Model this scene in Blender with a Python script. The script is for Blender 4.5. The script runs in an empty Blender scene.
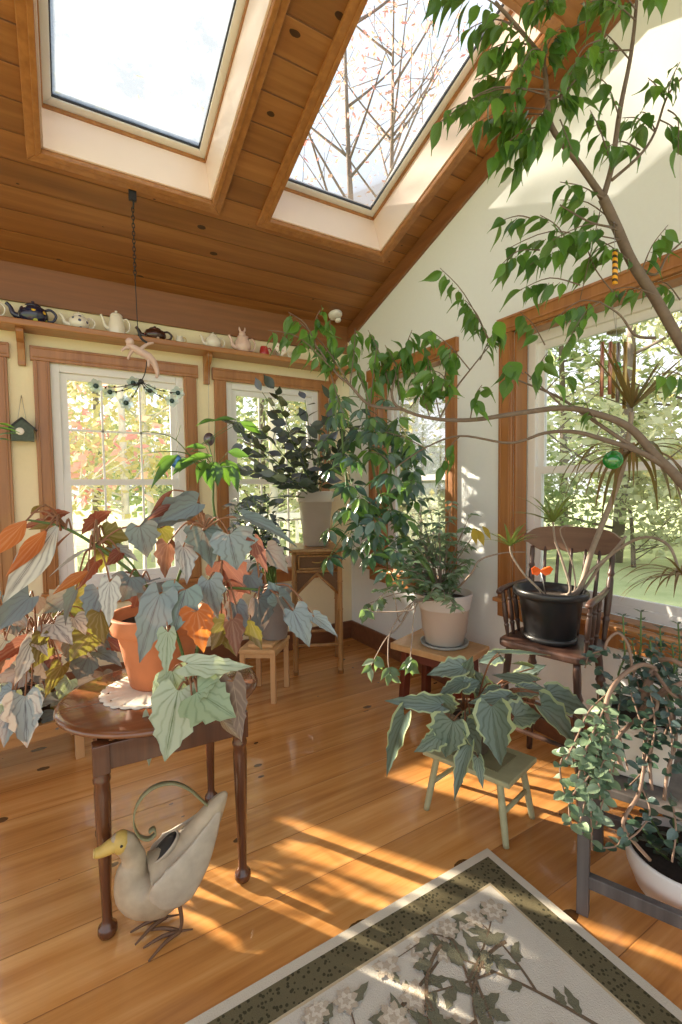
import bpy, bmesh, math, random
from mathutils import Vector as V, Matrix, Euler
R = random.Random(7)
sc = bpy.context.scene
COL = sc.collection
PI = math.pi

# ------------------------------------------------------------------ camera
FPX, H = 468.4, 1.2
_y, _p, _r = math.radians(30.87), math.radians(2.97), math.radians(-0.7)
F0 = V((math.sin(_y), math.cos(_y), 0)); R0 = V((math.cos(_y), -math.sin(_y), 0)); U0 = V((0, 0, 1))
FW = F0*math.cos(_p) - U0*math.sin(_p); U1 = U0*math.cos(_p) + F0*math.sin(_p)
RT = R0*math.cos(_r) + U1*math.sin(_r); UP = U1*math.cos(_r) - R0*math.sin(_r)
EYE = V((0, 0, H))
cd = bpy.data.cameras.new('camera'); cam = bpy.data.objects.new('camera', cd); COL.objects.link(cam)
cd.sensor_fit = 'HORIZONTAL'; cd.sensor_width = 36; cd.lens = FPX/682*36; cd.clip_start = .05; cd.clip_end = 300
M3 = Matrix((RT, UP, -FW)).transposed(); cam.matrix_world = Matrix.Translation(EYE) @ M3.to_4x4()
sc.camera = cam
def ray(x, y): return FW + RT*((x-341)/FPX) + UP*((512-y)/FPX)
def dp(x, y, d): return EYE + ray(x, y)*d            # a point at a measured distance along the view axis
def hz(x, y, z): r = ray(x, y); return EYE + r*((z-H)/r.z)   # a point at a measured height

# ------------------------------------------------------------------ nodes
class N:
    def __init__(s, name):
        s.m = bpy.data.materials.new(name); s.m.use_nodes = True
        s.t = s.m.node_tree; s.t.nodes.clear()
        s.out = s.t.nodes.new('ShaderNodeOutputMaterial')
    def n(s, typ, **kw):
        nd = s.t.nodes.new(typ)
        for k, v in kw.items():
            if k.startswith('i_'):
                key = k[2:]; key = int(key) if key.isdigit() else key.replace('_', ' ')
                s.set(nd.inputs[key], v)
            else: setattr(nd, k, v)
        return nd
    def set(s, inp, v):
        if isinstance(v, bpy.types.NodeSocket): s.t.links.new(v, inp)
        elif isinstance(v, (tuple, list)) and len(v) == 3 and inp.type == 'RGBA': inp.default_value = (*v, 1)
        else: inp.default_value = v
    def math(s, op, a, b=0.0, c=None):
        nd = s.t.nodes.new('ShaderNodeMath'); nd.operation = op
        s.set(nd.inputs[0], a); s.set(nd.inputs[1], b)
        if c is not None: s.set(nd.inputs[2], c)
        return nd.outputs[0]
    def mix(s, f, a, b, blend='MIX'):
        nd = s.t.nodes.new('ShaderNodeMix'); nd.data_type = 'RGBA'; nd.blend_type = blend
        s.set(nd.inputs[0], f); s.set(nd.inputs[6], a); s.set(nd.inputs[7], b)
        return nd.outputs[2]
    def ramp(s, f, stops, interp='LINEAR'):
        nd = s.t.nodes.new('ShaderNodeValToRGB'); cr = nd.color_ramp; cr.interpolation = interp
        while len(cr.elements) < len(stops): cr.elements.new(.5)
        for e, (p, c) in zip(cr.elements, stops): e.position = p; e.color = (*c, 1) if len(c) == 3 else c
        s.set(nd.inputs[0], f); return nd.outputs[0]
    def xyz(s, v):
        nd = s.t.nodes.new('ShaderNodeSeparateXYZ'); s.set(nd.inputs[0], v); return nd.outputs
    def comb(s, x, y, z):
        nd = s.t.nodes.new('ShaderNodeCombineXYZ'); s.set(nd.inputs[0], x); s.set(nd.inputs[1], y); s.set(nd.inputs[2], z); return nd.outputs[0]
    def noise(s, vec, scale, detail=3.0, rough=.5):
        nd = s.n('ShaderNodeTexNoise'); s.set(nd.inputs['Vector'], vec); s.set(nd.inputs['Scale'], scale)
        nd.inputs['Detail'].default_value = detail; nd.inputs['Roughness'].default_value = rough; return nd.outputs['Fac']
    def bump(s, h, strength=.3, dist=.01):
        nd = s.n('ShaderNodeBump'); s.set(nd.inputs['Height'], h); nd.inputs['Strength'].default_value = strength; nd.inputs['Distance'].default_value = dist
        return nd.outputs[0]
    def pbr(s, col, rough=.5, metal=0., normal=None, spec=.5, coat=0., **kw):
        nd = s.n('ShaderNodeBsdfPrincipled'); s.set(nd.inputs['Base Color'], col); s.set(nd.inputs['Roughness'], rough)
        s.set(nd.inputs['Metallic'], metal); nd.inputs['Specular IOR Level'].default_value = spec; nd.inputs['Coat Weight'].default_value = coat
        if normal is not None: s.set(nd.inputs['Normal'], normal)
        for k, v in kw.items(): s.set(nd.inputs[k.replace('_', ' ')], v)
        return nd.outputs[0]
    def shade(s, a, b, f):
        nd = s.n('ShaderNodeMixShader'); s.set(nd.inputs[0], f); s.t.links.new(a, nd.inputs[1]); s.t.links.new(b, nd.inputs[2]); return nd.outputs[0]
    def done(s, sh): s.t.links.new(sh, s.out.inputs[0]); return s.m
def plain(name, col, rough=.5, metal=0., noise=.12, scale=30, spec=.5, coat=0.):
    n = N(name); tc = n.n('ShaderNodeTexCoord').outputs['Object']
    f = n.noise(tc, scale, 4)
    c = n.mix(f, tuple(x*(1-noise) for x in col), tuple(min(1, x*(1+noise)) for x in col))
    return n.done(n.pbr(c, rough, metal, n.bump(f, .08, .004), spec, coat))
def wood(name, c1, c2, axis=0, rough=.4, coat=0., scale=1., knots=False, pos='Object'):
    n = N(name); tc = n.n('ShaderNodeTexCoord').outputs['Object']
    k = [28*scale]*3; k[axis] = 1.6*scale
    mp = n.n('ShaderNodeMapping', i_Vector=tc); mp.inputs['Scale'].default_value = k
    rnd = n.n('ShaderNodeObjectInfo').outputs['Random']
    off = n.n('ShaderNodeVectorMath', operation='ADD', i_0=mp.outputs[0], i_1=n.comb(n.math('MULTIPLY', rnd, 37.), n.math('MULTIPLY', rnd, 11.), 0.))
    g = n.noise(off.outputs[0], 1.0, 6, .6)
    c = n.ramp(g, [(.25, c1), (.5, tuple((a+b)/2 for a, b in zip(c1, c2))), (.75, c2)])
    return n.done(n.pbr(c, rough, 0, n.bump(g, .08, .003), .5, coat))

def planks(name, width, cA, cB, cC, gap, rough, coat, knot_scale, bump=.25, gapw=.012, gaps=.75, knot_sel=.5):
    """boards along world X, stacked along world Y"""
    n = N(name); P = n.n('ShaderNodeNewGeometry').outputs['Position']; x, y, z = n.xyz(P)
    u = n.math('DIVIDE', y, width); b = n.math('FLOOR', u); fr = n.math('FRACT', u)
    wn = n.n('ShaderNodeTexWhiteNoise', noise_dimensions='1D'); n.set(wn.inputs['W'], b); rb = wn.outputs['Value']
    xs = n.math('ADD', x, n.math('MULTIPLY', rb, 9.))
    v = n.comb(n.math('MULTIPLY', xs, 1.3), n.math('MULTIPLY', y, 24.), n.math('MULTIPLY', rb, 50.))
    g = n.noise(v, 1.0, 6, .62)
    v2 = n.comb(n.math('MULTIPLY', xs, .5), n.math('MULTIPLY', y, 5.), n.math('MULTIPLY', rb, 20.))
    g2 = n.noise(v2, 1.5, 3)
    col = n.ramp(n.math('ADD', n.math('MULTIPLY', g, .6), n.math('MULTIPLY', g2, .4)), [(.3, cA), (.5, cB), (.68, cC)])
    tint = n.math('MULTIPLY_ADD', rb, .32, .84)
    col = n.mix(1.0, col, n.comb(tint, tint, tint), 'MULTIPLY')
    vo = n.n('ShaderNodeTexVoronoi', voronoi_dimensions='2D'); n.set(vo.inputs['Vector'], n.comb(n.math('MULTIPLY', xs, knot_scale*.55), n.math('MULTIPLY', y, knot_scale), 0.))
    vo.inputs['Scale'].default_value = 1.0
    kr = n.math('SUBTRACT', .125, n.math('MULTIPLY', n.xyz(vo.outputs['Color'])[0], .11)); wv = n.noise(P, 30., 3)
    kn = n.math('LESS_THAN', n.math('ADD', vo.outputs['Distance'], n.math('MULTIPLY', wv, .06)), kr)
    sel = n.math('GREATER_THAN', n.xyz(vo.outputs['Color'])[1], knot_sel)
    kn = n.math('MULTIPLY', kn, sel)
    col = n.mix(n.math('MULTIPLY', kn, .88), col, tuple(c*.13 for c in cA))
    e = n.math('MINIMUM', fr, n.math('SUBTRACT', 1., fr))
    gp = n.math('LESS_THAN', e, gapw)
    col = n.mix(n.math('MULTIPLY', gp, n.math('MULTIPLY_ADD', rb, gaps*.8, gaps*.4)), col, gap)
    hgt = n.math('MINIMUM', n.math('DIVIDE', e, gapw*2.2), 1.)
    nb = n.bump(n.math('ADD', hgt, n.math('MULTIPLY', g, .08)), bump, .004)
    rr = n.math('MULTIPLY_ADD', g, .2, rough-.1)
    return n.done(n.pbr(col, rr, 0, nb, .5, coat))

def leafmat(name, tops, under, vein, rough=.42, trans=.3, veins=6, vs=.35, spec=.5, vw=.12, edge=None, tcol=None, palm=False):
    """two-sided leaf; UV u across, v from base to tip; every leaf (mesh island) gets its own tint"""
    n = N(name); uv = n.n('ShaderNodeUVMap').outputs[0]; u, v, _ = n.xyz(uv)
    g = n.n('ShaderNodeNewGeometry'); rnd = g.outputs['Random Per Island']; back = g.outputs['Backfacing']
    a = n.math('ABSOLUTE', n.math('SUBTRACT', u, .5))
    st = [(i/(len(tops)-1) if len(tops) > 1 else 0, c) for i, c in enumerate(tops)]
    if len(st) == 1: st = [(0, tops[0]), (1, tops[0])]
    top = n.ramp(rnd, st)
    if palm:
        ang = n.math('ARCTAN2', a, n.math('ADD', v, .04)); wob = n.noise(n.comb(n.math('MULTIPLY', u, 5.), n.math('MULTIPLY', v, 5.), n.math('MULTIPLY', rnd, 30.)), 1., 2)
        w = n.math('FRACT', n.math('ADD', n.math('MULTIPLY', ang, palm), n.math('MULTIPLY', wob, .5)))
    else: w = n.math('FRACT', n.math('SUBTRACT', n.math('MULTIPLY', v, float(veins)), n.math('MULTIPLY', a, veins*.9)))
    w = n.math('ABSOLUTE', n.math('SUBTRACT', w, .5))
    side = n.math('SUBTRACT', 1., n.math('SMOOTH_MIN', n.math('DIVIDE', w, vw*2), 1., .2))
    mid = n.math('LESS_THAN', a, .012)
    vm = n.math('MAXIMUM', n.math('MULTIPLY', side, vs), n.math('MULTIPLY', mid, min(1, vs*1.8)))
    nz = n.noise(n.comb(n.math('MULTIPLY', u, 6.), n.math('MULTIPLY', v, 6.), n.math('MULTIPLY', rnd, 40.)), 1., 3)
    top = n.mix(n.math('MULTIPLY', n.math('MULTIPLY', nz, vm), 2.), top, vein)
    if edge: top = n.mix(n.math('GREATER_THAN', n.math('ADD', a, n.math('MULTIPLY', nz, .1)), .46), top, edge)
    us = [(i/(len(under)-1) if len(under) > 1 else 0, c) for i, c in enumerate(under)]
    if len(us) == 1: us = [(0, under[0]), (1, under[0])]
    rnd2 = n.math('FRACT', n.math('MULTIPLY', rnd, 7.31))
    und = n.ramp(rnd2, us)
    und = n.mix(n.math('MULTIPLY', vm, .6), und, n.mix(.5, und, (.9, .75, .5)))
    col = n.mix(back, top, und)
    nb = n.bump(w, .12 if palm else .25, .002)
    p = n.pbr(col, rough, 0, nb, spec)
    t = n.n('ShaderNodeBsdfTranslucent'); n.set(t.inputs[0], n.mix(.5, top, tcol) if tcol else n.mix(.35, und, top)); 
    return n.done(n.shade(p, t.outputs[0], trans))

def glassmat(name, tint=(1, 1, 1), gloss=.06, haze=0.):
    n = N(name)
    tr = n.n('ShaderNodeBsdfTransparent', i_Color=tint); gl = n.n('ShaderNodeBsdfGlossy', i_Roughness=.02)
    fr = n.n('ShaderNodeFresnel', i_IOR=1.45).outputs[0]
    sh = n.shade(tr.outputs[0], gl.outputs[0], n.math('MULTIPLY', fr, .6))
    if haze:
        tc = n.n('ShaderNodeTexCoord').outputs['Object']
        nz = n.noise(tc, 4., 5, .6); nz2 = n.noise(tc, 40., 3)
        h = n.math('MULTIPLY', n.ramp(n.math('ADD', n.math('MULTIPLY', nz, .8), n.math('MULTIPLY', nz2, .2)), [(.38, (.25,)*3), (.62, (1,)*3)]), haze)
        d = n.n('ShaderNodeBsdfTranslucent', i_Color=(.50, .54, .58))
        sh = n.shade(sh, d.outputs[0], h)
    return n.done(sh)

# ------------------------------------------------------------------ meshes
def sm(t): return t*t*(3-2*t)
def smooth_path(pts, rad, k=5):
    P = [V(p) for p in pts]
    if len(P) < 3:
        return P, list(rad)
    o, r = [], []
    for i in range(len(P)-1):
        a, b, c, d = P[max(0, i-1)], P[i], P[i+1], P[min(len(P)-1, i+2)]
        for j in range(k):
            t = j/k
            o.append(.5*((2*b) + (c-a)*t + (2*a-5*b+4*c-d)*t*t + (3*b-a-3*c+d)*t**3)); r.append(rad[i]*(1-t) + rad[i+1]*t)
    o.append(P[-1]); r.append(rad[-1]); return o, r
class MB:
    def __init__(s): s.v = []; s.f = []; s.uv = []; s.mi = []; s.cur = 0; s.sm = []; s.smooth = True
    def add(s, vs, fs, uvs=None, smooth=None):
        b = len(s.v); s.v += [V(p) for p in vs]
        for f in fs:
            s.f.append([b+i for i in f]); s.mi.append(s.cur); s.sm.append(s.smooth if smooth is None else smooth)
            s.uv.append([uvs[i] for i in f] if uvs else [(0, 0)]*len(f))
    def box(s, lo, hi, M=None):
        a, b = V(lo), V(hi)
        vs = [V((x, y, z)) for x in (a.x, b.x) for y in (a.y, b.y) for z in (a.z, b.z)]
        if M: vs = [M @ p for p in vs]
        s.add(vs, [(0, 1, 3, 2), (4, 6, 7, 5), (0, 4, 5, 1), (2, 3, 7, 6), (0, 2, 6, 4), (1, 5, 7, 3)], smooth=False)
    def hexa(s, bot, top):
        n = len(bot); s.add(list(bot)+list(top), [list(range(n))[::-1], [n+i for i in range(n)]] + [(i, (i+1) % n, n+(i+1) % n, n+i) for i in range(n)], smooth=False)
    def bar(s, p, q, w, h, up=(0, 0, 1)):
        p, q = V(p), V(q); d = (q-p).normalized(); u = V(up)
        if abs(d.dot(u)) > .95: u = V((1, 0, 0))
        x = d.cross(u).normalized(); u = x.cross(d)
        c = [(-w/2, -h/2), (w/2, -h/2), (w/2, h/2), (-w/2, h/2)]
        s.hexa([p+x*a+u*b for a, b in c], [q+x*a+u*b for a, b in c])
    def tube(s, pts, rad, sides=8, cap=True, k=5, flat=1., flatax=None):
        if not isinstance(rad, (list, tuple)): rad = [rad]*len(pts)
        P, r = smooth_path(pts, rad, k)
        vs, fs = [], []; n0 = None
        for i, p in enumerate(P):
            d = (P[min(i+1, len(P)-1)] - P[max(i-1, 0)])
            d = d.normalized() if d.length > 1e-9 else V((0, 0, 1))
            if n0 is None:
                n0 = d.orthogonal().normalized() if flatax is None else V(flatax)
            n0 = n0 - d*n0.dot(d)
            n0 = n0.normalized() if n0.length > 1e-6 else d.orthogonal().normalized()
            b = d.cross(n0)
            for j in range(sides):
                a = 2*PI*j/sides; vs.append(p + (n0*math.cos(a)*flat + b*math.sin(a))*r[i])
        for i in range(len(P)-1):
            for j in range(sides):
                j2 = (j+1) % sides; fs.append((i*sides+j, i*sides+j2, (i+1)*sides+j2, (i+1)*sides+j))
        if cap: fs.append(list(range(sides))[::-1]); fs.append([(len(P)-1)*sides+j for j in range(sides)])
        s.add(vs, fs)
    def lathe(s, c, prof, seg=28, sx=1., sy=1., M=None, ang=None):
        c = V(c); vs, fs = [], []
        for r, z in prof:
            for j in range(seg):
                a = 2*PI*j/seg; p = V((r*math.cos(a)*sx, r*math.sin(a)*sy, z)); vs.append(c + (M @ p if M else p))
        for i in range(len(prof)-1):
            for j in range(seg):
                j2 = (j+1) % seg; fs.append((i*seg+j, i*seg+j2, (i+1)*seg+j2, (i+1)*seg+j))
        fs.append([j for j in range(seg)][::-1]); fs.append([(len(prof)-1)*seg+j for j in range(seg)])
        s.add(vs, fs)
    def ball(s, c, r, seg=16, rings=10, M=None):
        if not isinstance(r, (tuple, list)): r = (r,)*3
        c = V(c); vs = []
        for i in range(1, rings):
            t = PI*i/rings
            for j in range(seg):
                a = 2*PI*j/seg; p = V((r[0]*math.sin(t)*math.cos(a), r[1]*math.sin(t)*math.sin(a), r[2]*math.cos(t))); vs.append(c+(M @ p if M else p))
        n = len(vs); pn, ps = V((0, 0, r[2])), V((0, 0, -r[2])); vs += [c+(M @ pn if M else pn), c+(M @ ps if M else ps)]
        fs = [(i*seg+j, (i+1)*seg+j, (i+1)*seg+(j+1) % seg, i*seg+(j+1) % seg) for i in range(rings-2) for j in range(seg)]
        fs += [(n, j, (j+1) % seg) for j in range(seg)] + [(n+1, (rings-2)*seg+(j+1) % seg, (rings-2)*seg+j) for j in range(seg)]
        s.add(vs, fs)
    def leaf(s, B, T, Nn, w, shape='oval', fold=.12, curl=.12, rows=None, skew=0.):
        """a leaf blade from base B to tip T, upper face towards Nn, full width w; curl bends the tip down, fold lifts the two halves"""
        B, T = V(B), V(T); D = T-B; L = D.length
        if L < 1e-6: return
        d = D/L; nn = V(Nn); nn = nn - d*nn.dot(d)
        nn = nn.normalized() if nn.length > 1e-6 else d.orthogonal().normalized()
        S = d.cross(nn)
        prof = LEAF[shape]; rows = rows or (len(prof)-1)
        cols = (-1, -.5, 0, .5, 1) if w > .025 else (-1, 0, 1)
        vs, uv, fs = [], [], []
        for i in range(rows+1):
            t = i/rows; x = t*(len(prof)-1); k = min(int(x), len(prof)-2); fr = x-k
            wl = prof[k][0]*(1-fr)+prof[k+1][0]*fr; wr = prof[k][1]*(1-fr)+prof[k+1][1]*fr
            ax = prof[k][2]*(1-fr)+prof[k+1][2]*fr
            for c in cols:
                hw = (wl if c < 0 else wr)*w/2
                tt = t + (ax-t)*abs(c)
                p = B + d*(L*tt) + S*(c*hw + skew*w*math.sin(PI*t)) + nn*(fold*abs(c)*hw*2 - curl*L*(tt*tt - .15*abs(c)) + .25*curl*L*math.sin(PI*max(0, min(1, tt))))
                vs.append(p); uv.append((.5+.5*c*min(1, max(wl, wr)+.2), t))
        m = len(cols)
        for i in range(rows):
            for j in range(m-1):
                fs.append((i*m+j, i*m+j+1, (i+1)*m+j+1, (i+1)*m+j))
        s.add(vs, fs, uv)
    def build(s, name, mats, parent=None, local=False, bevel=0., bseg=2):
        me = bpy.data.meshes.new(name)
        o0 = V((0, 0, 0)) if local else ORG.get(parent, V((0, 0, 0)))
        me.from_pydata([p-o0 for p in s.v], [], s.f)
        if not isinstance(mats, (list, tuple)): mats = [mats]
        for m in mats: me.materials.append(m)
        ul = me.uv_layers.new(name='UVMap'); i = 0
        for poly, us, mi, smt in zip(me.polygons, s.uv, s.mi, s.sm):
            poly.material_index = mi; poly.use_smooth = smt
            for q in us: ul.data[i].uv = q; i += 1
        me.update()
        o = bpy.data.objects.new(name, me); COL.objects.link(o)
        if parent: o.parent = parent
        ORG[o] = o0
        if bevel:
            bv = o.modifiers.new('bevel', 'BEVEL'); bv.width = bevel; bv.segments = bseg; bv.limit_method = 'ANGLE'; bv.angle_limit = math.radians(40)
        return o
ORG = {}
# leaf outlines: rows of (left half width, right half width, axial place of the edge)
def _sym(ws): return [(w, w, i/(len(ws)-1)) for i, w in enumerate(ws)]
LEAF = {
 'oval': _sym([.05, .55, .85, 1., .97, .82, .52, .2, .02]),
 'ficus': _sym([.05, .6, .92, 1., .9, .7, .42, .16, .05, .01]),
 'round': _sym([.15, .7, .95, 1., .98, .85, .6, .1]),
 'strap': _sym([.5, .8, .95, 1., .95, .85, .7, .5, .25, .02]),
 'lance': _sym([.1, .5, .85, 1., .92, .75, .5, .25, .03]),
 'begonia': [(.04, .04, 0), (.62, .42, -.16), (.95, .66, -.10), (1.12, .80, .02), (1.0, .92, .12), (.98, .86, .20), (1.22, .76, .32), (1.0, .86, .40), (.78, .74, .45), (.84, .56, .54), (.64, .60, .62), (.50, .44, .67), (.46, .30, .76), (.30, .24, .83), (.15, .12, .91), (.02, .02, 1.)],
}
LEAF['begonia_mirror'] = [(b, a, t) for a, b, t in LEAF['begonia']]

def tag(o, label=None, cat=None, group=None, kind=None):
    if label: o['label'] = label
    if cat: o['category'] = cat
    if group: o['group'] = group
    if kind: o['kind'] = kind
    return o
def thing(name, loc, label, cat, group=None, rz=0.):
    o = bpy.data.objects.new(name, None); COL.objects.link(o); o.location = loc; o.rotation_euler = (0, 0, rz); o.empty_display_size = .1
    ORG[o] = V(loc); return tag(o, label, cat, group)
def struct(name, loc=(0, 0, 0)):
    o = bpy.data.objects.new(name, None); COL.objects.link(o); o.location = loc; ORG[o] = V(loc); o['kind'] = 'structure'; return o
def clear(p, lim=1.83):
    return p if p.x <= lim else EYE+(p-EYE)*(lim/p.x)
def jit(a): return V((R.uniform(-a, a), R.uniform(-a, a), R.uniform(-a, a)))

# ------------------------------------------------------------------ materials
PINE = wood('pine_casing', (.27, .105, .030), (.45, .20, .062), 2, .35, .2)
PINE_X = wood('pine_board_along_x', (.30, .12, .033), (.48, .22, .068), 0, .35, .2)
PINE_Y = wood('pine_board_along_y', (.36, .15, .045), (.56, .28, .1), 1, .35, .2)
FLOOR = planks('pine_floor', .205, (.33, .125, .032), (.54, .245, .070), (.70, .38, .14), (.10, .035, .01), .22, .3, 4.6, gapw=.007, gaps=.55, knot_sel=.3)
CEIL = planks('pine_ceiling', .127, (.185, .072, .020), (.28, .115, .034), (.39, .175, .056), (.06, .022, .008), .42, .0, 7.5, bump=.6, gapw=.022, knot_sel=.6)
DKTRIM = wood('brown_trim', (.16, .06, .022), (.27, .11, .04), 1, .4)
FASCIA = wood('brown_fascia_board', (.17, .066, .018), (.28, .11, .034), 0, .42)
BASEB = wood('brown_baseboard', (.14, .055, .025), (.24, .10, .045), 0, .4)
LINER = plain('pink_white_liner_board', (.86, .70, .62), .4, noise=.03, scale=8)
WALL = plain('cream_wall_paint', (.86, .77, .53), .75, noise=.03, scale=60, spec=.3)
WALL2 = plain('sky_tinted_wall_paint', (.80, .84, .85), .75, noise=.02, scale=60, spec=.3)  # cool white sky light on this wall is put into its colour
VINYL = plain('white_vinyl', (.80, .80, .80), .35, noise=.02)
GLASS = glassmat('clear_window_glass')
SKYGL = glassmat('skylight_glass', (.90, .91, .92))
HAZY = glassmat('misted_skylight_glass', (.62, .64, .66), haze=.9)
GASKET = plain('dark_gasket', (.03, .035, .05), .4)
WALNUT = wood('dark_red_brown_wood', (.055, .017, .007), (.13, .045, .017), 2, .25, .4)
WALNUT_T = wood('polished_red_brown_top', (.12, .042, .018), (.24, .09, .037), 0, .16, .6)
OLDWOOD = wood('worn_dark_brown_wood', (.04, .018, .013), (.10, .05, .036), 2, .4, .1)
OLDRAIL = wood('worn_brown_crest_wood', (.12, .06, .035), (.24, .13, .08), 1, .45)
BAMB = wood('brown_bamboo', (.22, .10, .03), (.48, .26, .09), 2, .35, .2)
RATTAN = plain('dark_woven_rattan', (.15, .07, .026), .6, noise=.6, scale=220)
LTWOOD = wood('light_tan_wood', (.52, .30, .13), (.66, .42, .21), 0, .45)
LTWOOD_Z = wood('light_tan_wood_upright', (.50, .28, .12), (.64, .40, .2), 2, .45)
BENCHW = wood('honey_bench_wood', (.40, .20, .07), (.56, .32, .13), 0, .4)
REDLEG = wood('dark_red_wood', (.09, .018, .010), (.17, .04, .02), 2, .35)
SAGE = plain('worn_sage_green_paint', (.40, .40, .24), .55, noise=.25, scale=25)
SAGE2 = plain('olive_grey_worn_panel', (.25, .24, .13), .55, noise=.45, scale=18)
GREYW = wood('weathered_grey_wood', (.055, .045, .042), (.15, .13, .12), 2, .45)
TERRA = plain('terracotta', (.60, .21, .09), .7, noise=.2, scale=14)
SOIL = plain('dark_potting_soil', (.03, .02, .014), .95, noise=.7, scale=90)
WHITEPOT = plain('white_plastic_pot', (.74, .69, .65), .4, noise=.05, scale=10)
GREYPOT = plain('pale_grey_pot', (.50, .47, .44), .45, noise=.07, scale=12)
BLACKPOT = plain('black_plastic_pot', (.018, .018, .02), .32, noise=.3, scale=12)
GREYRIM = plain('dull_grey_plastic', (.22, .22, .25), .35)
CREAM = plain('cream_lace', (.80, .73, .60), .8, noise=.08, scale=80)
PORC = plain('white_porcelain', (.82, .77, .68), .18, noise=.03, coat=.5)
GILT = plain('gilt_band', (.62, .44, .16), .3)
PINKP = plain('pale_pink_glaze', (.72, .52, .45), .25, noise=.12, scale=25, coat=.4)
REDP = plain('red_glaze', (.45, .03, .03), .2, coat=.4)
BROWNP = plain('dark_brown_glaze', (.045, .012, .008), .15, coat=.5)
NAVYP = plain('navy_glaze', (.012, .015, .05), .15, coat=.5)
BLACKM = plain('black_iron', (.012, .012, .014), .5)
STEEL = plain('dull_steel', (.45, .45, .46), .35, 1.)
COPPER = plain('pink_copper_tube', (.62, .32, .25), .3, .9)
BRASS = plain('aged_brass_tube', (.55, .38, .14), .35, .8)
BARK = plain('grey_brown_bark', (.16, .115, .085), .8, noise=.35, scale=60)
BARK2 = plain('pale_jade_stem_bark', (.24, .155, .11), .75, noise=.3, scale=40)
CANE = plain('pale_grey_cane', (.30, .24, .19), .8, noise=.3, scale=70)
STEMG = plain('green_stem', (.10, .17, .045), .5)
STEMR = plain('red_green_stem', (.26, .12, .06), .5)
DUCKW = plain('weathered_cream_metal', (.38, .305, .21), .5, noise=.45, scale=22)
DUCKG = plain('grey_cream_wing_metal', (.42, .36, .28), .5, noise=.3, scale=30)
DUCKY = plain('ochre_beak', (.52, .36, .09), .5, noise=.25, scale=40)
OLIVEM = plain('worn_olive_metal', (.22, .21, .11), .45, noise=.3)
RUSTM = plain('rusty_wire', (.14, .07, .035), .6)
def flowered(name, base, cols, scale=38, thr=.42):
    n = N(name); tc = n.n('ShaderNodeTexCoord').outputs['Object']
    vo = n.n('ShaderNodeTexVoronoi', i_Scale=scale); n.set(vo.inputs['Vector'], tc)
    c = n.ramp(n.xyz(vo.outputs['Color'])[0], [(i/len(cols), q) for i, q in enumerate(cols)], 'CONSTANT')
    sel = n.math('MULTIPLY', n.math('LESS_THAN', vo.outputs['Distance'], thr), n.math('GREATER_THAN', n.xyz(vo.outputs['Color'])[1], .4))
    return n.done(n.pbr(n.mix(sel, base, c), .18, 0, None, .5, .5))
NAVYF = flowered('navy_glaze_with_yellow_flowers', (.012, .016, .05), [(.75, .45, .04), (.6, .62, .12), (.8, .72, .5), (.1, .16, .3)])
BLUEF = flowered('white_glaze_with_blue_pattern', (.78, .74, .66), [(.04, .06, .16), (.10, .14, .22), (.3, .32, .2)], 52)
BROWNF = flowered('brown_glaze_with_white_patches', (.045, .012, .008), [(.75, .6, .52), (.5, .12, .1)], 40, .34)
PINKF = flowered('white_box_with_pink_flowers', (.80, .72, .66), [(.6, .2, .2), (.7, .4, .35), (.3, .4, .2)], 60, .36)
def clearglass(name, col, rough=.02, mixd=.35):
    n = N(name); tr = n.n('ShaderNodeBsdfTransparent', i_Color=col); gl = n.n('ShaderNodeBsdfGlossy', i_Roughness=rough, i_Color=(1, 1, 1))
    df = n.n('ShaderNodeBsdfTranslucent', i_Color=col); d2 = n.n('ShaderNodeBsdfDiffuse', i_Color=col)
    a = n.shade(df.outputs[0], d2.outputs[0], .5)
    a = n.shade(tr.outputs[0], a, mixd)
    return n.done(n.shade(a, gl.outputs[0], .12))
GREENGL = clearglass('green_glass', (.01, .42, .07), .05, .7)
BLUEGL = clearglass('blue_glass', (.12, .35, .62), .05, .6)
PURPGL = clearglass('purple_grey_glass', (.22, .16, .22), .1, .8)
PETALGL = clearglass('pale_flower_glass', (.72, .86, .86), .05, .5)
DKGL = plain('dark_green_flower_centre', (.02, .05, .045), .2)
FIGUR = plain('pinkish_figurine', (.62, .45, .40), .5, noise=.15, scale=40)
ORANGE = plain('bright_orange', (.85, .13, .015), .5)
GREYCLOTH = plain('white_paper', (.78, .74, .70), .7, noise=.05)

L_FICUS = leafmat('ficus_leaf', [(.03, .085, .016), (.06, .15, .025), (.15, .30, .04), (.035, .10, .02), (.09, .2, .035)], [(.11, .22, .05), (.08, .17, .04)], (.10, .22, .06), .3, .32, 8, .15, tcol=(.30, .62, .05))
L_SILVER = leafmat('silver_begonia_leaf', [(.27, .355, .37), (.10, .145, .155), (.38, .46, .45), (.16, .215, .23), (.07, .105, .105), (.21, .31, .28), (.13, .18, .20)], [(.16, .022, .018), (.22, .045, .02), (.18, .08, .03), (.11, .035, .03)], (.065, .075, .09), .30, .18, 5, .5, .6, .10, tcol=(.55, .22, .06), palm=3.2)
L_GREENB = leafmat('pale_green_begonia_leaf', [(.36, .46, .32), (.48, .55, .44), (.24, .34, .18)], [(.22, .10, .10), (.28, .2, .08)], (.07, .13, .05), .33, .22, 5, .45, .5, .10, tcol=(.6, .65, .1), palm=3.2)
L_SUNLITB = leafmat('sunlit_silver_begonia_leaf', [(.62, .62, .57), (.52, .53, .50)], [(.36, .15, .04), (.28, .06, .02)], (.16, .16, .17), .35, .15, 5, .7, .5, .14, palm=3.2)  # direct sun on these silver leaves is put into the pale colour
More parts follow.
